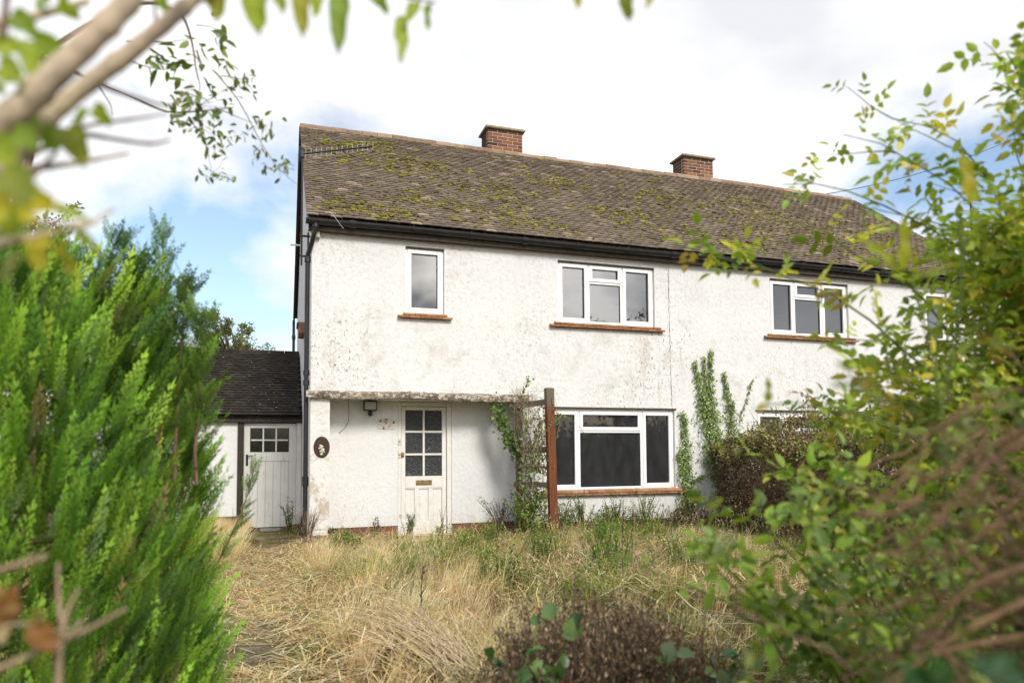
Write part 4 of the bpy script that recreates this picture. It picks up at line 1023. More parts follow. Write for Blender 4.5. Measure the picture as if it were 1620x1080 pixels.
for k, (x, y, h, c, lab) in enumerate([(2.55, -2.6, .34, G1, 'bushy green weed in the grass before the trellis'), (3.15, -3.15, .44, G1, 'tall bright green weed in the middle of the lawn'), (1.25, -2.1, .24, G3, 'low pale green weed before the front door'),
    (1.75, -2.9, .22, G3, 'broad low weed in the grass nearer than the door weeds'), (1.60, -3.9, .26, G2, 'round dark green weed in the near dry grass'), (4.3, -3.0, .20, G3, 'small yellow-green weed right of the tall dead stalk'), (.42, -1.0, .22, G1, 'small green weed in front of the pier'), (2.35, -1.0, .24, G3, 'fresh green tuft between porch and trellis'), (3.0, -1.35, .26, G3, 'fresh green weed patch before the red-brown post'), (4.6, -1.6, .22, G3, 'pale weed patch below the main window grass'), (2.65, -3.9, .24, G1, 'leafy green weed behind the dead heather bush'), (.9, -3.1, .18, G3, 'sparse yellow-green weed near the path grass'), (3.6, -1.9, .26, G1, 'loose green weed patch between the lawn weeds and the main window'), (1.9, -1.5, .24, G3, 'low fresh weed patch before the door step'), (3.7, -3.9, .28, G2, 'leafy weed patch in the right of the lawn near the heather bush'), (2.1, -4.7, .22, G3, 'yellowish low weed in the nearest straw left of the heather bush')]):
    weed('weed_plant', x, y, h*1.45, 30, .062, c, lab, 'weed', 'weeds in the lawn', spread=.42, dens=26, w=.24, seed=k, patch=.10+.05*(k % 3))
# bare dead stalks standing in the grass
simple('black_stem', (.05,.035,.028), .9, .3, 30, .3)
for (x, y, h, lab) in ((.62, -4.9, .42, 'single dark dead stalk standing in the pale near grass'), (2.62, -4.45, .75, 'tall dark dead dock stalk behind the heather bush'), (3.9, -2.2, .45, 'thin dead stalk in the lawn before the main window'), (4.5, -2.5, .38, 'short dead stalk in the right of the lawn')):
    mb = MB(); z = float(gz(x, y)); mb.tube(wobble(bez((x, y, z-.02), (x+.01, y, z+h*.5), (x+.02, y, z+h), 8), .004), np.linspace(.0065, .003, 8), 5)
    for k in range(10):
        q = random.uniform(.35, 1); mb.tube([(x+.02*q, y, z+h*q), (x+.02*q+random.gauss(0, .02), y+random.gauss(0, .02), z+h*q+.03)], .004, 4)
    tag(mb.build('dead_stalk', MAT['black_stem'], fix=False), lab, 'stalk')

# ---------------------------------------------------------------- ivy on the wall
def ivy(runs, label, width=.1, dens=330, seed=1, size=.036, cols=None, y=-.015, thick=.05):
    r = np.random.default_rng(seed); x0 = runs[0][0]; root = thing('ivy_plant', (x0[0], y, x0[1]), label, 'ivy'); st, lp = [], []
    for run in runs:
        a, b = run[0], run[1]; wd0, wd1 = run[2], run[3]; n = 10
        p = np.stack([np.linspace(a[0], b[0], n)+np.cumsum(r.normal(0, .012, n)), np.full(n, y), np.linspace(a[1], b[1], n)], 1); st.append((p, .006, .0025))
        L = math.hypot(b[0]-a[0], b[1]-a[1]); m_ = int(dens*L*max(.35, (wd0+wd1)/.2)); q = r.random(m_)**.92; i = np.minimum((q*(n-1)).astype(int), n-2); f = (q*(n-1)-i)[:, None]
        c = p[i]*(1-f)+p[i+1]*f; wd = wd0+(wd1-wd0)*q; clump = .55+.45*np.sin(q*19+r.uniform(0, 6))
        c[:, 0] += np.clip(r.normal(0, .5, m_), -1.1, 1.1)*wd*(.6+.4*clump); c[:, 1] = y-np.abs(r.normal(0, thick, m_))*(.4+wd*3); c[:, 2] += r.normal(0, .02, m_)
        D = unit(np.stack([r.normal(0, .7, m_), r.normal(-.25, .3, m_), r.normal(-.35, .55, m_)], 1)); N = unit(np.stack([r.normal(0, .4, m_), np.full(m_, -1.), r.normal(.45, .4, m_)], 1))
        s = size*r.uniform(.5, 1.25, m_); lp.append(leaves(c, D, N, s, s*.95, pal(m_, cols or [(.10,.16,.04), (.16,.24,.055), (.25,.34,.09), (.36,.43,.14)], None if cols else (2, 2.2, 1.6, .8), .2, r)))
    stems_leaves(root, st, None, 'brown_twig', lp, 'ivy_leaf')
    return root
ivy([((6.22, .3), (6.05, 2.05), .24, .08), ((6.1, .4), (5.98, 1.4), .22, .08), ((5.85, .35), (6.2, .65), .22, .16)], 'ivy climbing along the right edge of the main window', seed=2)
ivy([((6.95, .35), (6.62, 1.3), .20, .26), ((6.62, 1.2), (6.45, 2.35), .32, .26), ((6.48, 1.9), (6.26, 2.95), .22, .03), ((6.53, 2.1), (6.43, 3.02), .16, .03), ((6.6, 1.5), (6.65, 3.13), .24, .03), ((6.45, 1.0), (6.2, .9), .10, .06), ((6.75, .9), (6.72, 1.8), .14, .10)], 'tall three-pronged ivy climbing the white wall above the hedge', seed=3, dens=310)
ivy([((7.05, 1.6), (6.90, 2.76), .24, .022), ((7.0, 1.6), (7.12, 2.25), .12, .04)], 'short pointed ivy climbing just right of the tall ivy', seed=4, cols=[(.12,.18,.045), (.19,.25,.07), (.26,.31,.1)])
ivy([((7.2, 1.9), (7.50, 2.68), .03, .015)], 'single slanting ivy shoot nearest the neighbouring lower window', seed=5, dens=260, cols=[(.16,.21,.05), (.23,.27,.08)])
# climber over the trellis: ivy garland, bare tangle, fresh shoots
cl = thing('climbing_plant', (3.15, -.4, .1), 'tangled climber of bare twigs and green leaves over the trellis frame', 'climber'); r = np.random.default_rng(21); st, lp = [], []
for k in range(85):
    a = np.array([r.uniform(3.02, 3.42), r.uniform(-.85, -.05), r.choice([.1, .6, 1.1, 1.4])]); b = a+np.array([r.normal(.0, .16), r.normal(0, .2), r.uniform(.3, 1.0)]); b[2] = min(b[2], 2.32); b[0] = np.clip(b[0], 2.95, 3.55); b[1] = np.clip(b[1], -1.0, -.05)
    st.append((wobble(bez(a, (a+b)/2+r.normal(0, .13, 3), b, 8), .012, r), .0055, .002))
for k in range(60):                                     # matted old growth at the top
    a = np.array([r.normal(3.12, .09), r.uniform(-.5, -.05), r.normal(2.2, .07)]); st.append((wobble(bez(a, a+r.normal(0, .1, 3), a+r.normal(0, .13, 3), 6), .01, r), .003, .0015))
P = []
for p, _, _ in st[:85]:
    q, T = along(p, 8, .3, r); P.append(q)
P = np.concatenate(P); m_ = len(P); lp.append(leaves(P+r.normal(0, .015, P.shape), rdir(m_, r), unit(rdir(m_, r)*.6+np.array([0, -.7, .6])), .05*r.uniform(.5, 1.3, m_), .032, pal(m_, [(.10,.15,.035), (.16,.22,.05), (.24,.28,.08), (.30,.25,.14)], (2, 2, 1.4, 1.3), .2, r), True))
ga = bez((2.78, -.02, 2.17), (2.86, -.1, 1.65), (3.06, -.16, 1.42), 12); n = 330; q, T = along(ga, n, 0, r); q = q+r.normal(0, .055, (n, 3))*np.array([1, .6, 1]); st.append((ga, .008, .004))
s = .062*r.uniform(.6, 1.25, n); lp.append(leaves(q, unit(np.stack([r.normal(0, .6, n), r.normal(-.3, .3, n), r.normal(-.6, .4, n)], 1)), unit(np.stack([r.normal(0, .4, n), np.full(n, -1.), r.normal(.5, .4, n)], 1)), s, s*.95, pal(n, [(.06,.11,.025), (.10,.17,.035), (.15,.23,.05)], None, .2, r)))
ga = bez((3.12, -.2, 2.3), (3.16, -.3, 2.42), (3.17, -.35, 2.55), 6); n = 34; q, T = along(ga, n, 0, r); st.append((ga, .004, .002)); lp.append(leaves(q+r.normal(0, .02, (n, 3)), rdir(n, r), rdir(n, r), .05, .034, pal(n, [(.2,.28,.05), (.3,.36,.08)], None, .2, r)))
q = np.array([3.14, -.25, 2.0])+r.normal(0, 1, (260, 3))*np.array([.09, .12, .14]); lp.append(leaves(q, unit(rdir(260, r)+np.array([0, 0, -.8])), rdir(260, r), .04, .014, pal(260, [(.42,.38,.2), (.30,.30,.1), (.36,.27,.16)], None, .2, r)))
for (b_, n) in (((3.18, -.35, .75), 190), ((3.22, -.5, 1.22), 120), ((3.2, -.5, .5), 160)):
    q = np.array(b_)+r.normal(0, 1, (n, 3))*np.array([.11, .2, .13]); s = .07*r.uniform(.5, 1.2, n); lp.append(leaves(q, unit(rdir(n, r)+np.array([0, -.3, -.2])), unit(rdir(n, r)*.6+np.array([0, -.6, .8])), s, s*.6, pal(n, G1+G2, None, .2, r), True))
ga = bez((3.33, -.95, 1.98), (3.62, -1.0, 1.92), (3.78, -1.05, 1.66), 8); st.append((ga, .004, .002)); n = 9; q, T = along(ga, n, .2, r); lp.append(leaves(q, unit(T+rdir(n, r)*.6), rdir(n, r), .045, .02, pal(n, G3, None, .2, r)))
simple('tan_twig', (.30,.22,.14), .9, .4, 20, .3)
stems_leaves(cl, st, None, 'tan_twig', lp, 'leaf')

# ---------------------------------------------------------------- boundary hedge between the gardens
hg = thing('boundary_hedge', (7.3, -2.6, 0), 'brown straggly hedge between the two front gardens below the ivy', 'hedge'); r = np.random.default_rng(31); st, lp = [], []
def hedge_top(x, y): return 1.50+.38*np.clip((x-6.6)/.7, 0, 1)+.12*np.sin(y*3)+.10*np.sin(x*6+y*2)+.08*np.sin(x*15+y*11)
def hx0(y): return 6.2+.42*np.clip(1+(y+.2)/1.6, 0, 1)
for k in range(1300):
    y = -.2-5*r.random()**1.3; x = r.uniform(hx0(y)+.12, 8.6); a = np.array([x, y, 0.05]); hgt = hedge_top(x, y)*r.uniform(.55, 1.02)
    b = np.array([x+r.normal(-.08, .25), y+r.normal(0, .2), hgt]); b[0] = max(b[0], hx0(b[1])-.06+.1*r.random()); st.append((wobble(bez(a, (a+b)/2+r.normal(0, .12, 3), b, 7), .02, r), .010, .002))
n = 40000; y = -.12-5.2*r.random(n)**1.25; x = hx0(y)+np.where(r.random(n) < .6, np.abs(r.normal(0, .20, n))-.06, r.uniform(0, 2.4, n)); tp = hedge_top(x, y); z = np.where(r.random(n) < .45, tp-np.abs(r.normal(0, .09, n)), r.uniform(.05, 1, n)*tp)
top = np.clip((z/tp-.78)/.2, 0, 1); C = pal(n, [(.17,.115,.07), (.23,.16,.095), (.12,.09,.05), (.12,.13,.045)], (2.4, 2.4, 1.4, 1.0), .25, r); Cg = pal(n, [(.19,.24,.06), (.27,.26,.09), (.34,.25,.14)], (2, 1.5, 1), .2, r); g = (r.random(n) < top*.6)[:, None]; C = np.where(g, Cg, C)
cl_ = np.sin(x*9+2*np.sin(z*7+y*3))*np.sin(z*8+y*6+1)+.5*np.sin(y*13+z*5); kp = r.random(n) < np.clip(.72+.5*cl_, .12, 1); x, y, z, C = x[kp]+.07*cl_[kp], y[kp], z[kp]+.05*cl_[kp], C[kp]; n = len(x)
for k in range(70):                                     # loose shoots sticking out of the top
    yy = -.3-3.5*r.random(); xx = r.uniform(hx0(yy), 8); a = np.array([xx, yy, hedge_top(xx, yy)-.15]); b = a+np.array([r.normal(-.08, .14), r.normal(0, .12), r.uniform(.15, .42)]); p = wobble(bez(a, (a+b)/2+r.normal(0, .04, 3), b, 6), .008, r); st.append((p, .004, .0015)); P, T = along(p, 9, .2, r); lp.append(leaves(P, unit(T+rdir(9, r)), rdir(9, r), .05, .026, pal(9, [(.22,.26,.07), (.28,.20,.11)], None, .2, r)))
lp.append(leaves(np.stack([x+r.normal(0, .05, n), y, z], 1), rdir(n, r), unit(rdir(n, r)+np.array([-.3, -.2, .6])), .062*r.uniform(.5, 1.2, n), .034, C))
stems_leaves(hg, st, None, 'brown_twig', lp, 'dead_leaf')

# ---------------------------------------------------------------- bright conifer
cf = thing('conifer_bush', (-1.75, -7.0, .03), 'dense bright green feathery conifer filling the near side of the path', 'conifer'); r = np.random.default_rng(41)
def spray_template():
    V, F, s = [], [], []
    def seg(a, b, w, sh):
        d = b-a; p = np.array([-d[1], d[0], 0]); p = p/np.linalg.norm(p)*w/2; i = len(V); m_ = a+d*.4; V.extend([a, m_+p, b, m_-p]); F.extend([(i, i+1, i+2), (i, i+2, i+3)]); s.extend([sh]*2)
    for k in range(7):
        y = .08+.125*k; ln = (.30*(1-y)**.8+.06)*(.8+.4*((k*7) % 5)/5)
        for sd in (-1, 1):
            an = math.radians(30+8*(1-y)); a = np.array([0, y+(.03 if sd > 0 else 0), .0]); d = np.array([sd*math.sin(an), math.cos(an), -.10*sd]); b = a+d*ln; seg(a, b, .034, .75+.55*y)
            for j in range(2):
                q = .35+.32*j; c = a+d*ln*q; l2 = ln*.5*(1-q*.5)
                for s2 in (-1, 1):
                    an2 = an*sd+s2*.5; seg(c, c+np.array([math.sin(an2), math.cos(an2), .12*s2])*l2, .030, .8+.65*y)
    seg(np.zeros(3), np.array([0, 1.0, -.02]), .03, .7); seg(np.array([0, .86, 0]), np.array([0, 1.08, 0]), .036, 1.5)
    return np.array(V), np.array(F), np.array(s)[:, None]*np.ones(3)
SV, SF, SC = spray_template()
def rad_prof(z, th): return np.interp(z, [0, .25, 1.0, 1.7, 2.05, 2.3, 2.5], [.92, 1.0, .97, .88, .78, .66, .42])*(1+.05*np.sin(3*th+1)+.04*np.sin(7*th+z*5))
CX, CY = -1.80, -7.02
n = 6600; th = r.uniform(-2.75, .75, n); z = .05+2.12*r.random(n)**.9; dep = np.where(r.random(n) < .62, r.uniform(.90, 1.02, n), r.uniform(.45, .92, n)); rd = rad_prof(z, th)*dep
P = np.stack([CX+rd*np.cos(th), CY+rd*np.sin(th), z-.10], 1); outw = np.stack([np.cos(th), np.sin(th), np.zeros(n)], 1)
D = unit(outw*r.uniform(.2, .7, n)[:, None]+np.array([0, 0, 1])*r.uniform(.9, 1.3, n)[:, None]+r.normal(0, .19, (n, 3))); N = unit(np.cross(D, np.cross(outw, D)+r.normal(0, .5, (n, 3)))+r.normal(0, .35, (n, 3)))
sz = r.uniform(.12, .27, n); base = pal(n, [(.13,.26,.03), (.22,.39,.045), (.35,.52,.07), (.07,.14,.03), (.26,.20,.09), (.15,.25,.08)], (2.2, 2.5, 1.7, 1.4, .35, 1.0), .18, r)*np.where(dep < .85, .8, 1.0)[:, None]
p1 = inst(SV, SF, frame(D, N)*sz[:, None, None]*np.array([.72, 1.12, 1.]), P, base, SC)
# leaders rising out of the top
lead, st = [], []
for k in range(30):
    a = r.uniform(-2.9, .9); rr = rad_prof(2.2, a)*r.uniform(.25, .95); x0, y0 = CX+rr*math.cos(a), CY+rr*math.sin(a); hgt = r.uniform(.10, .28); p = wobble(bez((x0, y0, 1.6), (x0, y0, 1.95), (x0+r.normal(0, .06), y0+r.normal(0, .06), 2.06+hgt), 9), .006, r); st.append((p, .007, .002)); q, T = along(p, 22, .3, r); lead.append((q, unit(T*.9+rdir(22, r)*.55)))
for (u_, top_) in ((252, 2.34), (205, 2.22), (282, 2.10), (312, 1.95), (170, 2.28), (130, 2.2)):
    x0, y0 = atd(u_, 640, 2.9+r.normal(0, .12))[:2]; p = wobble(bez((x0, y0, 1.3), (x0, y0, 1.85), (x0+r.normal(0, .03), y0, top_), 9), .005, r); st.append((p, .008, .002)); q, T = along(p, 80, .2, r); lead.append((q+r.normal(0, .012, q.shape), unit(T*.8+rdir(80, r)*.6)))
# the separate low branch reaching over the path
p = wobble(bez((-1.05, -6.55, .35), (-.72, -6.35, .75), (-.58, -6.25, 1.32), 10), .006, r); st.append((p, .008, .003)); q, T = along(p, 46, .15, r); lead.append((q, unit(T*.8+rdir(46, r)*.5)))
LP, LD = np.concatenate([a for a, b in lead]), np.concatenate([b for a, b in lead]); n = len(LP)
p2 = inst(SV, SF, frame(LD, rdir(n, r))*(r.uniform(.07, .16, n))[:, None, None], LP, pal(n, [(.10,.19,.03), (.15,.25,.04), (.08,.14,.035)], None, .15, r), SC)
V, F, C = cat([p1, p2]); o = np_obj('foliage', V, F, MAT['needle'], C, cf); o['kind'] = 'stuff'
MB().tube([(CX, CY, 0), (CX+.02, CY, 1.2), (CX, CY+.02, 2.3)], [.09, .06, .015], 8).build('trunk', MAT['bark'], cf)
mb = MB()
for p, a, b in st: mb.tube(p, np.linspace(a, b, len(p)), 5, False)
for k in range(110):
    a = r.uniform(-2.9, .9); z0 = r.uniform(.1, 1.9); rr = rad_prof(z0+.3, a)*.97; mb.tube(wobble(bez((CX, CY, z0), (CX+rr*.5*math.cos(a), CY+rr*.5*math.sin(a), z0+.1), (CX+rr*math.cos(a), CY+rr*math.sin(a), z0+.45), 7), .012, r), np.linspace(.012, .003, 7), 5, False)
mb.build('branch', MAT['brown_twig'], cf, fix=False)

# ---------------------------------------------------------------- dead heather bush with ivy at its side
hb = thing('heather_bush', (.85, -7.80, .03), 'dark brown dead heather bush close to the camera', 'bush'); r = np.random.default_rng(51); st, lp = [], []
HX, HY = .80, -7.78
for k in range(520):
    a = r.uniform(0, 6.28); q = math.sqrt(r.random()); x1, y1 = HX+.54*q*math.cos(a), HY+.42*q*math.sin(a); h = (.82-.26*q*q+.05*math.sin(5*a+3*q))*r.uniform(.74, 1.05)
    p = wobble(bez((HX+.3*q*math.cos(a), HY+.2*q*math.sin(a), .03), (x1*.9+HX*.1, y1*.9+HY*.1, h*.6), (x1, y1, h), 8), .010, r); st.append((p, .0045, .0018)); P, T = along(p, 60, .2, r); m_ = len(P)
    lp.append(leaves(P+r.normal(0, .014, (m_, 3)), unit(T*1.1+rdir(m_, r)*.8), rdir(m_, r), .022*r.uniform(.6, 1.4, m_), .010, pal(m_, [(.21,.145,.085), (.29,.205,.125), (.125,.085,.05), (.45,.36,.24)], (3, 2.4, 2, 1), .25, r)))
for k in range(10):                                    # bare tips above the mound
    a = r.uniform(0, 6.28); q = r.random(); x1, y1 = HX+.5*q*math.cos(a), HY+.35*q*math.sin(a); p = wobble(bez((x1, y1, .5), (x1, y1, .7), (x1+r.normal(0, .04), y1, .80+r.uniform(0, .1)), 6), .006, r); st.append((p, .003, .001))
stems_leaves(hb, st, None, 'dead_stem', lp, 'dead_leaf')
def near_ivy(name, centre, spread, n, size, cols, label, seed):
    r = np.random.default_rng(seed); root = thing(name, (centre[0], centre[1], .03), label, 'ivy'); st, lp = [], []
    for k in range(max(4, n//9)):
        b = np.array(centre)+r.normal(0, 1, 3)*np.array(spread); b[2] = max(.1, b[2]); p = wobble(bez((centre[0]+r.normal(0, .1), centre[1]+r.normal(0, .1), .02), (np.array(centre)+b)/2+r.normal(0, .06, 3), b, 8), .01, r); st.append((p, .005, .002))
        P, T = along(p, 9, .3, r); m_ = len(P); s = size*r.uniform(.55, 1.2, m_); lp.append(leaves(P+r.normal(0, .02, (m_, 3)), unit(T+rdir(m_, r)), unit(rdir(m_, r)*.5+np.array([-.1, -.5, .8])), s, s*.9, pal(m_, cols, None, .2, r), True))
    stems_leaves(root, st, None, 'green_stem', lp, 'ivy_leaf'); return root
near_ivy('ivy_plant', (.38, -8.02, .50), (.10, .10, .13), 150, .075, [(.05,.10,.03), (.08,.15,.04), (.13,.21,.06)], 'dark glossy ivy at the near side of the dead heather bush', 61)
near_ivy('ivy_plant', (.98, -8.12, .62), (.30, .08, .08), 46, .06, [(.09,.15,.05), (.15,.22,.09)], 'few pale ivy sprigs growing through the dead heather', 62)

# ---------------------------------------------------------------- rose and bramble bushes to the right
def bush(name, core, targets, label, cat_, cols, w, size, seed, smat, lmat='leaf', r0=.008, nleaf=11, lo=.35, arch=.25, pairs=2, single=False, hi=True):
    r = np.random.default_rng(seed); root = thing(name, (core[0], core[1], .0), label, cat_); st, lp = [], []
    core = np.array(core, float)
    for k, b in enumerate(targets):
        b = np.array(b); a = core+r.normal(0, .12, 3)*np.array([1, 1, .0]); a[2] = 0.0
        L = np.linalg.norm(b-a); mid = a*.45+b*.55+np.array([0, 0, arch*L])+r.normal(0, .08, 3); p = wobble(bez(a, mid, b, 16), .012, r); st.append((p, r0*r.uniform(.7, 1.2), .0016))
        nl = max(3, int(nleaf*L)); P, T = along(p, nl, lo, r)
        if single: 
            m_ = len(P)*3; P = np.repeat(P, 3, 0)+r.normal(0, .03, (m_, 3)); T = np.repeat(T, 3, 0); s = size*r.uniform(.55, 1.25, m_); lp.append(leaves(P, unit(T*.5+rdir(m_, r)), unit(rdir(m_, r)*.7+np.array([0, -.2, .8])), s, s*.5, pal(m_, cols, w, .2, r), hi))
        else: lp.append(compound(P, T, size, cols, w, r, pairs, hi))
        # short side shoots
        for j in range(max(1, int(L*1.6))):
            q, t_ = along(p, 1, .45, r); e = q[0]+(t_[0]*.5+rdir(1, r)[0])*r.uniform(.08, .24); sp = wobble(bez(q[0], (q[0]+e)/2+r.normal(0, .02, 3), e, 6), .006, r); st.append((sp, .003, .001)); P, T = along(sp, 4, .25, r); lp.append(compound(P, T, size*.85, cols, w, r, pairs, hi))
    stems_leaves(root, st, None, smat, lp, lmat); return root
r = np.random.default_rng(71)
def region(n, lim, y0, y1, d0, d1, xmax=1780, bias=1.0):
    out = []
    while len(out) < n:
        y = r.uniform(y0, y1); xl = np.interp(y, [q[0] for q in lim], [q[1] for q in lim]); x = xl+(xmax-xl)*r.random()**bias; out.append(atd(x, y, r.uniform(d0, d1)))
    return out
YG = [(.26,.36,.05), (.36,.45,.07), (.18,.27,.04), (.54,.51,.08), (.42,.31,.10)]
core1 = (2.95, -8.95, 0)
tg = [atd(1090, 394, 2.4), atd(1238, 286, 2.5), atd(1330, 215, 2.4), atd(1290, 330, 2.4), atd(1420, 190, 2.5), atd(1380, 340, 2.5)]
tg += region(50, [(120, 1660), (230, 1600), (330, 1530), (420, 1460), (520, 1380), (620, 1260), (720, 1240), (830, 1290)], 240, 830, 2.0, 3.0)
tg += region(5, [(60, 1560), (240, 1540)], 60, 240, 2.1, 2.6, 1660)
tg += region(44, [(360, 1500), (450, 1440), (600, 1380), (720, 1330)], 360, 720, 2.2, 3.0, 1680)
bush('rose_bush', core1, tg, 'tall arching rose bush with yellow-green leaves overhanging the garden from the right', 'rose bush', YG, (2.2, 2.6, 1.2, 1.7, .7), .055, 72, 'green_stem', nleaf=9, lo=.5, arch=.32)
# brambles and tall weeds lower down
tg = [atd(1085, 835, 1.75), atd(1120, 800, 1.9), atd(1150, 870, 1.7), atd(1190, 720, 2.3), atd(1130, 960, 1.9), atd(1190, 930, 1.65)]+region(30, [(680, 1330), (780, 1230), (880, 1190), (980, 1130), (1080, 1090)], 690, 1090, 1.5, 2.4, 1660, 1.5)
bush('bramble_bush', (1.75, -8.65, 0), tg, 'low sprawling bramble with light green leaves beside the heather bush', 'bramble', [(.23,.35,.05), (.33,.45,.07), (.15,.24,.05), (.27,.34,.13), (.45,.45,.10)], (2, 2, 2, 1.2, .7), .056, 73, 'green_stem', nleaf=13, lo=.3, arch=.18, pairs=1)
# close shrub of bare brown stems and dark leaves
r = np.random.default_rng(75)
tg = region(44, [(620, 1500), (760, 1380), (900, 1330), (1080, 1270)], 600, 1090, .95, 1.5, 1760, .9)
bush('hedge_shrub', (1.15, -9.78, 0), tg, 'blurred close hedge shrub with bare brown stems and dark leaves in the lower right corner', 'shrub', [(.07,.10,.025), (.12,.16,.035), (.22,.26,.055), (.2,.14,.07)], (2.4, 2, 1.1, 1.2), .030, 76, 'brown_twig', nleaf=20, lo=.25, arch=.12, single=True, r0=.009)
hs = bpy.data.objects['hedge_shrub']
def px_tube(pts, r0, r1, mat, root, name):
    p = np.array([atd(*q) for q in pts]); t_ = np.linspace(0, 1, len(p)); tt = np.linspace(0, 1, len(p)*6); pp = np.stack([np.interp(tt, t_, p[:, i]) for i in range(3)], 1)
    for _ in range(5): pp[1:-1] = (pp[:-2]+2*pp[1:-1]+pp[2:])/4
    mb = MB(); mb.tube(pp, np.linspace(r0, r1, len(pp))*(1+.10*np.sin(np.arange(len(pp))*1.7)), 8, True); return mb.build(name, MAT[mat], root, fix=False)
simple('red_twig', (.19,.115,.06), .9, .5, 30, .6)
r = np.random.default_rng(79); tm = MB()
for k in range(90):
    v = r.uniform(700, 1090); u = r.uniform(1330, 1680); d_ = r.uniform(1.0, 1.7); a = atd(u+r.uniform(80, 260), v+r.normal(-30, 50), d_); b = atd(u, v, d_); tm.tube(wobble(bez(a, (a+b)/2+r.normal(0, .04, 3), b, 8), .006, r), np.linspace(.0042, .0015, 8)*r.uniform(.6, 1.3), 5, False)
tm.build('twigs', MAT['red_twig'], hs, fix=False)['kind'] = 'stuff'
for pts, a, b in (([(1760, 860, .95), (1620, 895, .95), (1540, 925, .97), (1470, 985, 1.0)], .007, .004), ([(1780, 900, .95), (1620, 950, .98), (1500, 1010, 1.0), (1420, 1075, 1.02)], .006, .004), ([(1760, 640, 1.0), (1620, 700, 1.0), (1540, 742, 1.02)], .006, .004), ([(1800, 1000, 1.0), (1640, 1000, 1.0), (1480, 1030, 1.0), (1400, 1080, 1.0)], .005, .003), ([(1700, 940, 1.1), (1560, 880, 1.1), (1440, 870, 1.12)], .005, .002), ([(1600, 700, 1.05), (1560, 770, 1.05), (1550, 800, 1.05)], .003, .002), ([(1680, 1020, 1.1), (1500, 930, 1.15), (1370, 975, 1.2), (1290, 960, 1.2)], .004, .002), ([(1700, 780, 1.2), (1500, 800, 1.2), (1400, 790, 1.25)], .003, .0015)):
    px_tube(pts, a, b, 'red_twig', hs, 'branch')
# dense darker growth behind, closing the right of the garden
r = np.random.default_rng(77)
tg = region(62, [(440, 1560), (560, 1470), (660, 1360), (760, 1320), (1000, 1300)], 430, 1000, 2.7, 4.2, 1760)
bush('thicket_shrub', (3.6, -7.6, 0), tg, 'dense olive thicket behind the rose bush at the right edge of the garden', 'shrub', [(.11,.15,.035), (.18,.22,.045), (.27,.28,.06), (.2,.14,.07)], (2, 2, 1.4, 1), .042, 78, 'brown_twig', nleaf=30, lo=.2, arch=.1, single=True, hi=False)

# large leaves: curved blades with a real midrib
def big_leaf(name, base, tip, normal, width, col, parent, curl=.18, tipcol=None):
    base, tip = np.array(base), np.array(tip); D = tip-base; L = np.linalg.norm(D); D = D/L; N = np.array(normal, float); S = np.cross(D, N); S /= np.linalg.norm(S); N = np.cross(S, D); n, m_ = 12, 5; V, F, C = [], [], []
    for i in range(n+1):
        q = i/n; w = width*(math.sin(math.pi*min(1, q**.8*1.0))**.75)*(1-.25*q)+.0006
        for j in range(m_):
            s = (j/(m_-1)-.5); V.append(base+D*L*q+S*w*s+N*(abs(s)*w*.45-curl*L*q*q+.004*math.sin(q*14+j)))
    for i in range(n):
        for j in range(m_-1):
            F.append((i*m_+j, i*m_+j+1, (i+1)*m_+j+1, (i+1)*m_+j)); c = np.array(col)*(1.12 if 0 < j < 3 else .95); k = i/n
            C.append(c*(1-k)+np.array(tipcol if tipcol is not None else col)*k)
    return np_obj(name, V, F, MAT['big_leaf'], np.array(C), parent, True)
tw = thing('honeysuckle_shoot', tuple(atd(1505, 700, 1.2)*np.array([1, 1, 0])), 'tall shoot with large pale yellow-green leaves in front of the rose bush', 'shoot')
b0 = atd(1440, 445, 1.25); b1 = atd(1525, 340, 1.2); g0 = atd(1560, 1050, 1.25); g0[2] = 0
mb = MB(); mb.tube(wobble(bez(g0, atd(1500, 640, 1.25), b0, 14), .004), np.linspace(.005, .002, 14), 6); mb.tube(wobble(bez(atd(1500, 640, 1.25), atd(1530, 500, 1.22), b1, 10), .003), np.linspace(.003, .0018, 10), 6); mb.build('stem', MAT['green_stem'], tw, fix=False)
for a, b, w, c in (((1425, 432, 1.25), (1432, 338, 1.22), .030, (.34,.36,.05)), ((1422, 430, 1.25), (1366, 376, 1.22), .026, (.30,.33,.05)), ((1530, 320, 1.2), (1524, 240, 1.18), .036, (.40,.36,.06)), ((1530, 322, 1.2), (1550, 300, 1.15), .02, (.30,.33,.05)), ((1442, 440, 1.25), (1500, 425, 1.2), .02, (.26,.30,.05)),
                   ((1213, 640, 1.35), (1216, 595, 1.33), .016, (.30,.34,.05)), ((1213, 640, 1.35), (1196, 648, 1.3), .014, (.42,.36,.05))):
    big_leaf('leaf', atd(*a), atd(*b), -FW+np.array([.2, 0, .5]), w, c, tw, .05)
for a, b, w, c in (((1620, 1070, .6), (1535, 1050, .58), .03, (.05,.11,.05)), ((1480, 1100, .62), (1425, 1055, .6), .032, (.04,.11,.04)), ((1500, 1095, .62), (1470, 1040, .6), .03, (.05,.12,.04))):
    big_leaf('leaf', atd(*a), atd(*b), -FW+np.array([.2, 0, .5]), w, c, hs, .05)
px_tube([(1700, 1300, .62), (1640, 1110, .61), (1560, 1115, .61), (1480, 1100, .62)], .003, .0015, 'green_stem', hs, 'branch')
mb = MB(); mb.tube(wobble(bez(atd(1560, 760, 1.3), atd(1380, 620, 1.4), atd(1213, 640, 1.35), 12), .003), np.linspace(.004, .0018, 12), 6); mb.build('stem', MAT['green_stem'], tw, fix=False)

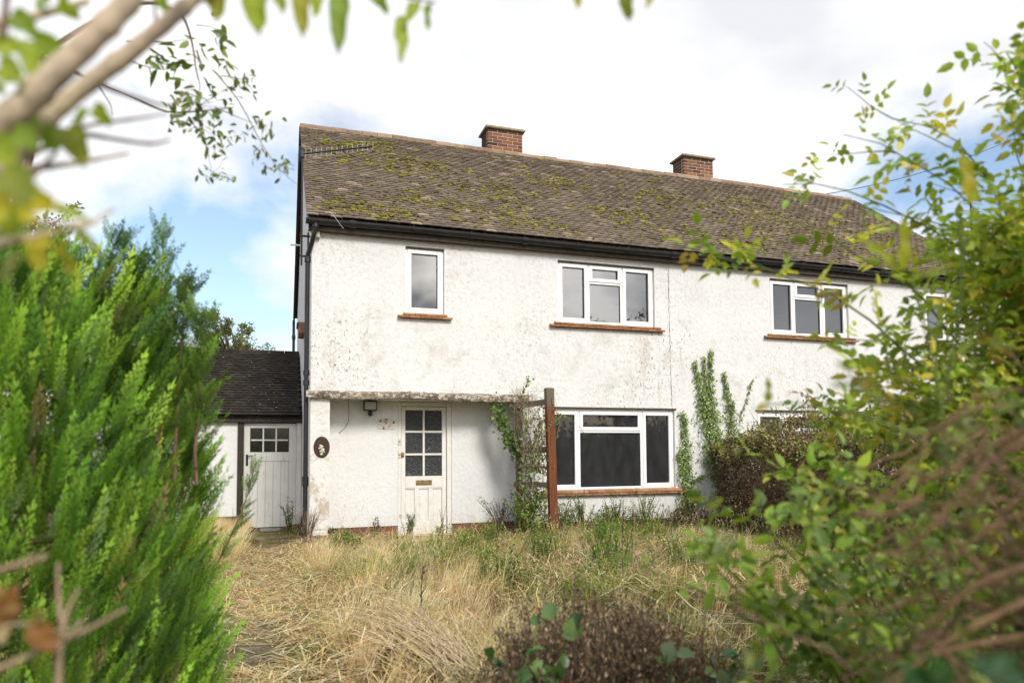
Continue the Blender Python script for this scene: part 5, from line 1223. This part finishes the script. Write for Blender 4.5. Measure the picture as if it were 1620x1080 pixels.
# ---------------------------------------------------------------- overhanging shrub at the upper left
os_ = thing('overhanging_shrub', (-1.25, -9.85, 0), 'pale-barked shrub whose thick blurred stems cross the upper left corner', 'shrub'); r = np.random.default_rng(81)
def stem_px(pts, r0, r1, mat='pale_bark', root=None, name='branch'):
    p = np.array([atd(*q) for q in pts]); t_ = np.linspace(0, 1, len(p)); tt = np.linspace(0, 1, len(p)*5); pp = np.stack([np.interp(tt, t_, p[:, i]) for i in range(3)], 1)
    for _ in range(6): pp[1:-1] = (pp[:-2]+2*pp[1:-1]+pp[2:])/4
    mb = MB(); mb.tube(pp, np.linspace(r0, r1, len(pp))*(1+.05*np.sin(np.arange(len(pp))*2.1)+.12*(np.arange(len(pp)) % 9 == 4)), 10, True); return mb.build(name, MAT[mat], root, fix=False), pp
root0 = (-1.25, -9.85, 0)
def trunk(to, r0, r1):
    a = np.array(root0); b = atd(*to); mb = MB(); mb.tube(wobble(bez(a, (a*.4+b*.6)+np.array([-.12, 0, -.1]), b, 14), .006, r), np.linspace(r0, r1, 14), 10); mb.build('trunk', MAT['pale_bark'], os_, fix=False)
trunk((-62, 252, .78), .028, .0165); trunk((-12, 322, .86), .026, .0135)
stem_px([(-62, 252, .78), (-20, 215, .78), (40, 165, .78), (110, 95, .79), (180, 30, .80), (230, -30, .82), (300, -130, .86)], .0165, .011, root=os_)
stem_px([(-12, 322, .86), (10, 262, .87), (55, 205, .88), (110, 155, .89), (190, 95, .90), (260, 40, .92), (310, -5, .94), (400, -80, 1.0)], .0135, .009, root=os_)
for pts, a, b in (([(150, 130, .9), (200, 105, .95), (250, 60, 1.0), (240, -20, 1.0)], .004, .002), ([(60, 200, .88), (150, 215, .95), (240, 230, 1.0), (268, 222, 1.02)], .004, .0015), ([(30, 268, .86), (110, 260, .92), (205, 242, .98)], .005, .002), ([(20, 265, .9), (120, 200, 1.0), (200, 190, 1.05), (265, 180, 1.1)], .0035, .0012),
                  ([(-10, 40, .8), (60, 25, .85), (140, 2, .9)], .006, .004), ([(-20, 390, .75), (60, 372, .75), (130, 362, .77), (180, 330, .8)], .0055, .002), ([(-20, 372, .75), (50, 350, .77), (150, 355, .8)], .005, .002), ([(5, 60, .8), (12, -20, .8)], .004, .003),
                  ([(145, 130, .9), (200, 150, 1.0), (280, 175, 1.1), (310, 120, 1.15)], .003, .001), ([(310, -5, .94), (380, -20, 1.0), (480, -12, 1.05), (560, -20, 1.1), (690, 5, 1.15)], .004, .0015), ([(40, 340, .75), (30, 300, .8), (90, 240, .85)], .004, .002)):
    stem_px(pts, a, b, 'brown_twig' if a < .005 else 'pale_bark', os_, 'twig')
YL = (.34,.42,.05); YY = (.58,.52,.06); GG = (.24,.35,.055)
bl = [((405, -18, 1.0), (412, 56, .98), .042, YL), ((478, -20, 1.05), (478, 56, 1.02), .030, (.36,.36,.05)), ((540, -22, 1.08), (536, 88, 1.05), .034, GG), ((632, 25, 1.12), (636, 97, 1.1), .026, YL), ((560, -25, 1.1), (600, 5, 1.08), .024, GG), ((660, 3, 1.12), (640, 38, 1.1), .02, YL), ((678, 2, 1.15), (676, 50, 1.12), .014, GG), ((340, -25, .98), (345, 38, .96), .034, (.33,.34,.05)), ((366, -20, 1.0), (335, 18, .98), .03, YL),
      ((915, -20, 1.1), (914, 14, 1.1), .018, YY), ((990, -15, 1.1), (998, 36, 1.1), .026, (.26,.31,.045)), ((1030, -20, 1.1), (1024, 12, 1.1), .016, YY),
      ((60, 62, .80), (45, 118, .78), .032, YL), ((55, 60, .8), (120, 100, .8), .03, GG), ((35, 85, .8), (-30, 62, .8), .03, YL), ((90, -5, .85), (128, 32, .85), .024, YL), ((80, -5, .85), (60, 18, .85), .024, GG), ((110, 200, .88), (138, 268, .86), .036, (.30,.33,.05)), ((100, 205, .88), (72, 238, .86), .034, GG), ((125, 195, .88), (138, 172, .87), .026, YL), ((50, 180, .85), (60, 205, .84), .03, GG),
      ((8, 268, .62), (50, 330, .60), .036, (.25,.30,.05)), ((-10, 290, .62), (-8, 350, .60), .05, YY), ((70, 372, .75), (58, 428, .73), .030, YY), ((96, 368, .75), (116, 440, .73), .026, (.36,.34,.05)), ((-10, 345, .7), (60, 345, .68), .03, YY), ((120, 362, .76), (168, 410, .75), .012, YL), ((0, 150, .8), (22, 115, .8), .03, YL), ((8, 445, .7), (28, 400, .7), .014, (.3,.3,.12)),
      ((20, 20, .8), (60, 62, .8), .028, GG), ((0, 100, .78), (40, 135, .76), .032, YL), ((75, 120, .84), (70, 165, .82), .026, GG), ((150, 165, .9), (175, 200, .9), .022, YL), ((20, 215, .72), (60, 232, .7), .034, GG), ((-5, 225, .7), (20, 262, .68), .036, YL), ((200, -12, .9), (214, 26, .9), .026, YL), ((255, -15, .95), (262, 22, .95), .022, GG), ((440, -15, 1.02), (448, 18, 1.0), .022, YL), ((505, -15, 1.05), (498, 30, 1.04), .02, YL), ((600, -14, 1.1), (612, 24, 1.1), .018, GG), ((40, 305, .7), (95, 330, .7), .03, YY), ((85, 330, .74), (140, 345, .74), .02, YL), ((15, 330, .66), (30, 375, .65), .034, YL)]
for a, b, w, c in bl: big_leaf('leaf', atd(*a), atd(*b), -FW+r.normal(0, .35, 3), w, c, os_, r.uniform(-.05, .12), np.array(c)*r.uniform(.85, 1.2))
stem_px([(640, -60, 1.2), (780, -70, 1.15), (915, -22, 1.1), (990, -18, 1.1), (1030, -24, 1.1)], .003, .0015, 'brown_twig', os_, 'twig')

# the small-leaved twig hanging behind it
sl = thing('small_leaved_shrub', (-1.55, -7.3, 0), 'spindly shrub with small leaves on thin drooping twigs against the sky at upper left', 'shrub'); r = np.random.default_rng(91); st, lp = [], []
def poly(pts):
    p = np.array([atd(*q) for q in pts]); t_ = np.linspace(0, 1, len(p)); tt = np.linspace(0, 1, len(p)*5); pp = np.stack([np.interp(tt, t_, p[:, i]) for i in range(3)], 1)
    for _ in range(4): pp[1:-1] = (pp[:-2]+2*pp[1:-1]+pp[2:])/4
    return pp
K_ = 1.5
gb = np.array([-1.55, -7.3, 0]); st.append((wobble(bez(gb, (-1.6, -7.3, 1.6), atd(60, 90, 1.7*K_), 16), .01, r), .016, .010))
main = [([(60, 90, 1.7), (150, 30, 1.75), (235, 0, 1.8), (290, 20, 1.85), (305, 70, 1.9), (310, 110, 1.9)], .006, .002), ([(150, 130, 1.9), (200, 150, 1.9), (265, 180, 1.9), (330, 175, 1.9), (370, 170, 1.95)], .004, .0012), ([(310, 110, 1.9), (318, 140, 1.9), (300, 175, 1.9)], .002, .0008), ([(345, 120, 1.95), (375, 155, 1.95), (392, 185, 1.95), (412, 225, 1.95), (440, 268, 1.95), (470, 292, 1.95)], .002, .0006), ([(310, 40, 1.85), (335, 42, 1.85), (352, 55, 1.85)], .0016, .0007), ([(318, 190, 1.9), (328, 235, 1.9), (335, 275, 1.9)], .0013, .0005), ([(200, 95, 1.9), (228, 105, 1.9), (262, 112, 1.9), (290, 100, 1.9)], .002, .0007), ([(340, 170, 1.92), (375, 185, 1.92), (400, 195, 1.95)], .0016, .0006), ([(155, 135, 1.9), (175, 165, 1.9), (178, 182, 1.9)], .002, .001), ([(60, 90, 1.7), (110, 110, 1.8), (150, 130, 1.9)], .006, .004), ([(200, 65, 1.8), (260, 68, 1.8), (300, 62, 1.85)], .002, .001), ([(350, 120, 1.95), (385, 125, 1.95), (405, 150, 1.95)], .0015, .0006)]
for pts, a, b in main:
    p = poly([(u, v, d*K_) for u, v, d in pts]); st.append((p, a*K_, b*K_))
def twig_leaves(c, sx, sy, n, L, d=1.92*K_, w=.42):
    L = L*K_
    P = np.array([atd(c[0]+r.normal(0, sx), c[1]+r.normal(0, sy), d+r.normal(0, .06)) for _ in range(n)]); lp.append(leaves(P, unit(rdir(n, r)+np.array([.1, 0, -.45])), unit(rdir(n, r)+np.array([0, -.4, .4])), L*r.uniform(.6, 1.25, n), L*w, pal(n, [(.09,.14,.03), (.14,.20,.04), (.20,.25,.05)], None, .2, r), True))
    for q in P[::3]:
        e = np.array(atd(c[0], c[1], d)); st.append((bez(q, (q+e)/2+r.normal(0, .01, 3), e, 4), .0008, .0006))
for c, sx, sy, n, L in (((318, 165), 34, 20, 62, .034), ((300, 95), 22, 22, 20, .046), ((345, 55), 12, 16, 12, .042), ((385, 140), 10, 14, 22, .026), ((410, 200), 12, 10, 20, .026), ((340, 230), 10, 10, 14, .026), ((336, 272), 10, 8, 14, .024), ((412, 240), 8, 10, 14, .022), ((445, 262), 10, 10, 18, .022), ((355, 282), 9, 3, 8, .022), ((268, 105), 12, 10, 10, .04), ((235, 90), 10, 10, 8, .03), ((375, 215), 10, 8, 12, .024), ((320, 205), 22, 10, 20, .026), ((425, 265), 6, 4, 7, .02), ((352, 95), 10, 10, 10, .03), ((280, 190), 14, 8, 12, .03)): twig_leaves(c, sx, sy, n, L)
stems_leaves(sl, st, None, 'brown_twig', lp, 'leaf')

# dry brown-leaved twigs low on the left
bt = thing('brown_leaved_twig', (-1.05, -9.3, 0), 'blurred bare twigs with curled brown leaves in the lower left corner', 'twig')
for pts, a, b in (([(-40, 1075, .85), (60, 1030, .88), (130, 1000, .9), (200, 962, .95)], .0045, .002), ([(-40, 915, .9), (20, 895, .9), (74, 880, .92)], .005, .004), ([(95, 1010, .88), (92, 1090, .88), (90, 1180, .88)], .004, .004), ([(98, 1008, .88), (108, 960, .9), (125, 930, .92)], .0025, .0015), ([(100, 1005, .88), (92, 940, .9), (92, 890, .92)], .003, .002), ([(105, 1010, .88), (132, 980, .9)], .003, .002), ([(0, 990, .85), (40, 985, .86), (92, 1000, .88)], .003, .002)):
    stem_px(pts, a, b, 'tan_twig', bt, 'twig')
mb = MB(); g0 = atd(90, 1180, .88); mb.tube(bez((g0[0], g0[1], 0), (g0[0], g0[1], g0[2]*.5), g0, 6), .004, 6); mb.build('twig', MAT['tan_twig'], bt, fix=False)
for a, b, w, c in (((8, 985, .85), (22, 925, .85), .03, (.28,.13,.05)), ((0, 990, .85), (-8, 925, .84), .04, (.36,.24,.09)), ((48, 985, .86), (88, 1030, .86), .032, (.33,.16,.06)), ((55, 980, .86), (72, 968, .86), .02, (.20,.17,.05)), ((15, 1000, .8), (-10, 1010, .8), .02, (.5,.4,.25))):
    big_leaf('leaf', atd(*a), atd(*b), -FW+np.array([.4, 0, .4]), w, c, bt, .1)

# ---------------------------------------------------------------- trees beyond and across the lane
def tree(name, base, h, cr, label, cols, seed, n=9000, leaf=.12, cb=.35, gap=.5, mat='leaf'):
    r = np.random.default_rng(seed); root = thing(name, base, label, 'tree'); b = np.array(base, float); mb = MB(); mb.tube(wobble(bez(b, b+np.array([0, 0, h*.4]), b+np.array([0, 0, h*.85]), 9), .03*cr, r), np.linspace(.035*h*.8, .012, 9), 8); mb.build('trunk', MAT['bark'], root, fix=False)
    bm = MB(); cl = []
    for k in range(46):
        z0 = r.uniform(cb*.8, .85)*h; a = r.uniform(0, 6.28); rr = cr*r.uniform(.35, 1.0)*math.sin(math.pi*min(.96, max(.15, (z0/h-cb*.6)/(1-cb*.6))))**.6; e = b+np.array([rr*math.cos(a), rr*math.sin(a), min(h*.99, z0+.22*cr+r.uniform(0, .25)*cr)]); s = b+np.array([0, 0, z0*.9])
        p = wobble(bez(s, (s+e)/2+r.normal(0, .1*cr, 3), e, 7), .03*cr, r); bm.tube(p, np.linspace(.012*h*.6, .006, 7), 5, False); cl.append((e, cr*r.uniform(.12, .28))); q, T = along(p, 3, .5, r); cl += [(x_+r.normal(0, .06*cr, 3), cr*r.uniform(.08, .2)) for x_ in q]
    bm.build('branch', MAT['bark'], root, fix=False); i = r.integers(0, len(cl), n); C = np.array([c for c, _ in cl]); S = np.array([s for _, s in cl]); P = C[i]+rdir(n, r)*(S[i]*r.random(n)**.4)[:, None]*np.array([1, 1, .75]); g = .75+.25*r.random(len(cl))
    o = cat([leaves(P, rdir(n, r), unit(rdir(n, r)+np.array([0, 0, .6])), leaf*r.uniform(.6, 1.3, n), leaf*.5, pal(n, cols, None, .18, r)*g[i][:, None])]); f = np_obj('crown', *o[:2], MAT[mat], o[2], root); f['kind'] = 'stuff'; return root
tree('ash_tree', (-2.75, 27.0, 0), 8.6, 2.0, 'light green airy tree top showing above the outbuilding roof', [(.17,.22,.08), (.23,.27,.10), (.26,.22,.12)], 101, 17000, .15, .45)
tree('copper_tree', (-5.3, 5.6, 0), 7.4, 1.15, 'red-brown leaved tree rising behind the conifer at far left', [(.16,.075,.04), (.20,.11,.05), (.13,.12,.045)], 102, 5200, .10, .3)
for k, (x, y, h, c, lab) in enumerate([(-7, -27, 6.5, 3.4, 'broad roadside tree behind the viewer mirrored in the window panes'), (9, -26, 8.2, 3.2, 'tall roadside tree behind the viewer mirrored in the upper panes'), (17, -24, 8.8, 3.4, 'round roadside tree behind the viewer mirrored at the right windows')]):
    tree('roadside_tree', (x, y, 0), h, c, lab, [(.06,.085,.025), (.09,.12,.03)], 110+k, 5000, .28, .3)
lh = thing('lane_hedge', (3, -20, 0), 'long clipped hedge across the lane mirrored dark in the lower windows', 'hedge'); r = np.random.default_rng(120)
n = 16000; P = np.stack([r.uniform(-22, 32, n), -20+r.normal(0, .35, n), 2.6*r.random(n)**.7+.15*np.sin(r.uniform(0, 6, n))], 1); V, F, C = leaves(P, rdir(n, r), unit(rdir(n, r)+np.array([0, .6, .5])), .22, .14, pal(n, [(.045,.065,.02), (.075,.095,.025), (.11,.12,.03)], None, .2, r))
o = np_obj('foliage', V, F, MAT['leaf'], C, lh); o['kind'] = 'stuff'; mb = MB()
for k in range(120): xx = -22+54*k/119; mb.tube([(xx, -20, 0), (xx+.1, -20, 1.2), (xx-.1, -20.05, 2.3)], .03, 5, False)
mb.build('stem', MAT['bark'], lh, fix=False); MB().box(-22, 32, -20.2, -19.85, 0, 2.1).build('inner_growth', MAT['bark'], lh)
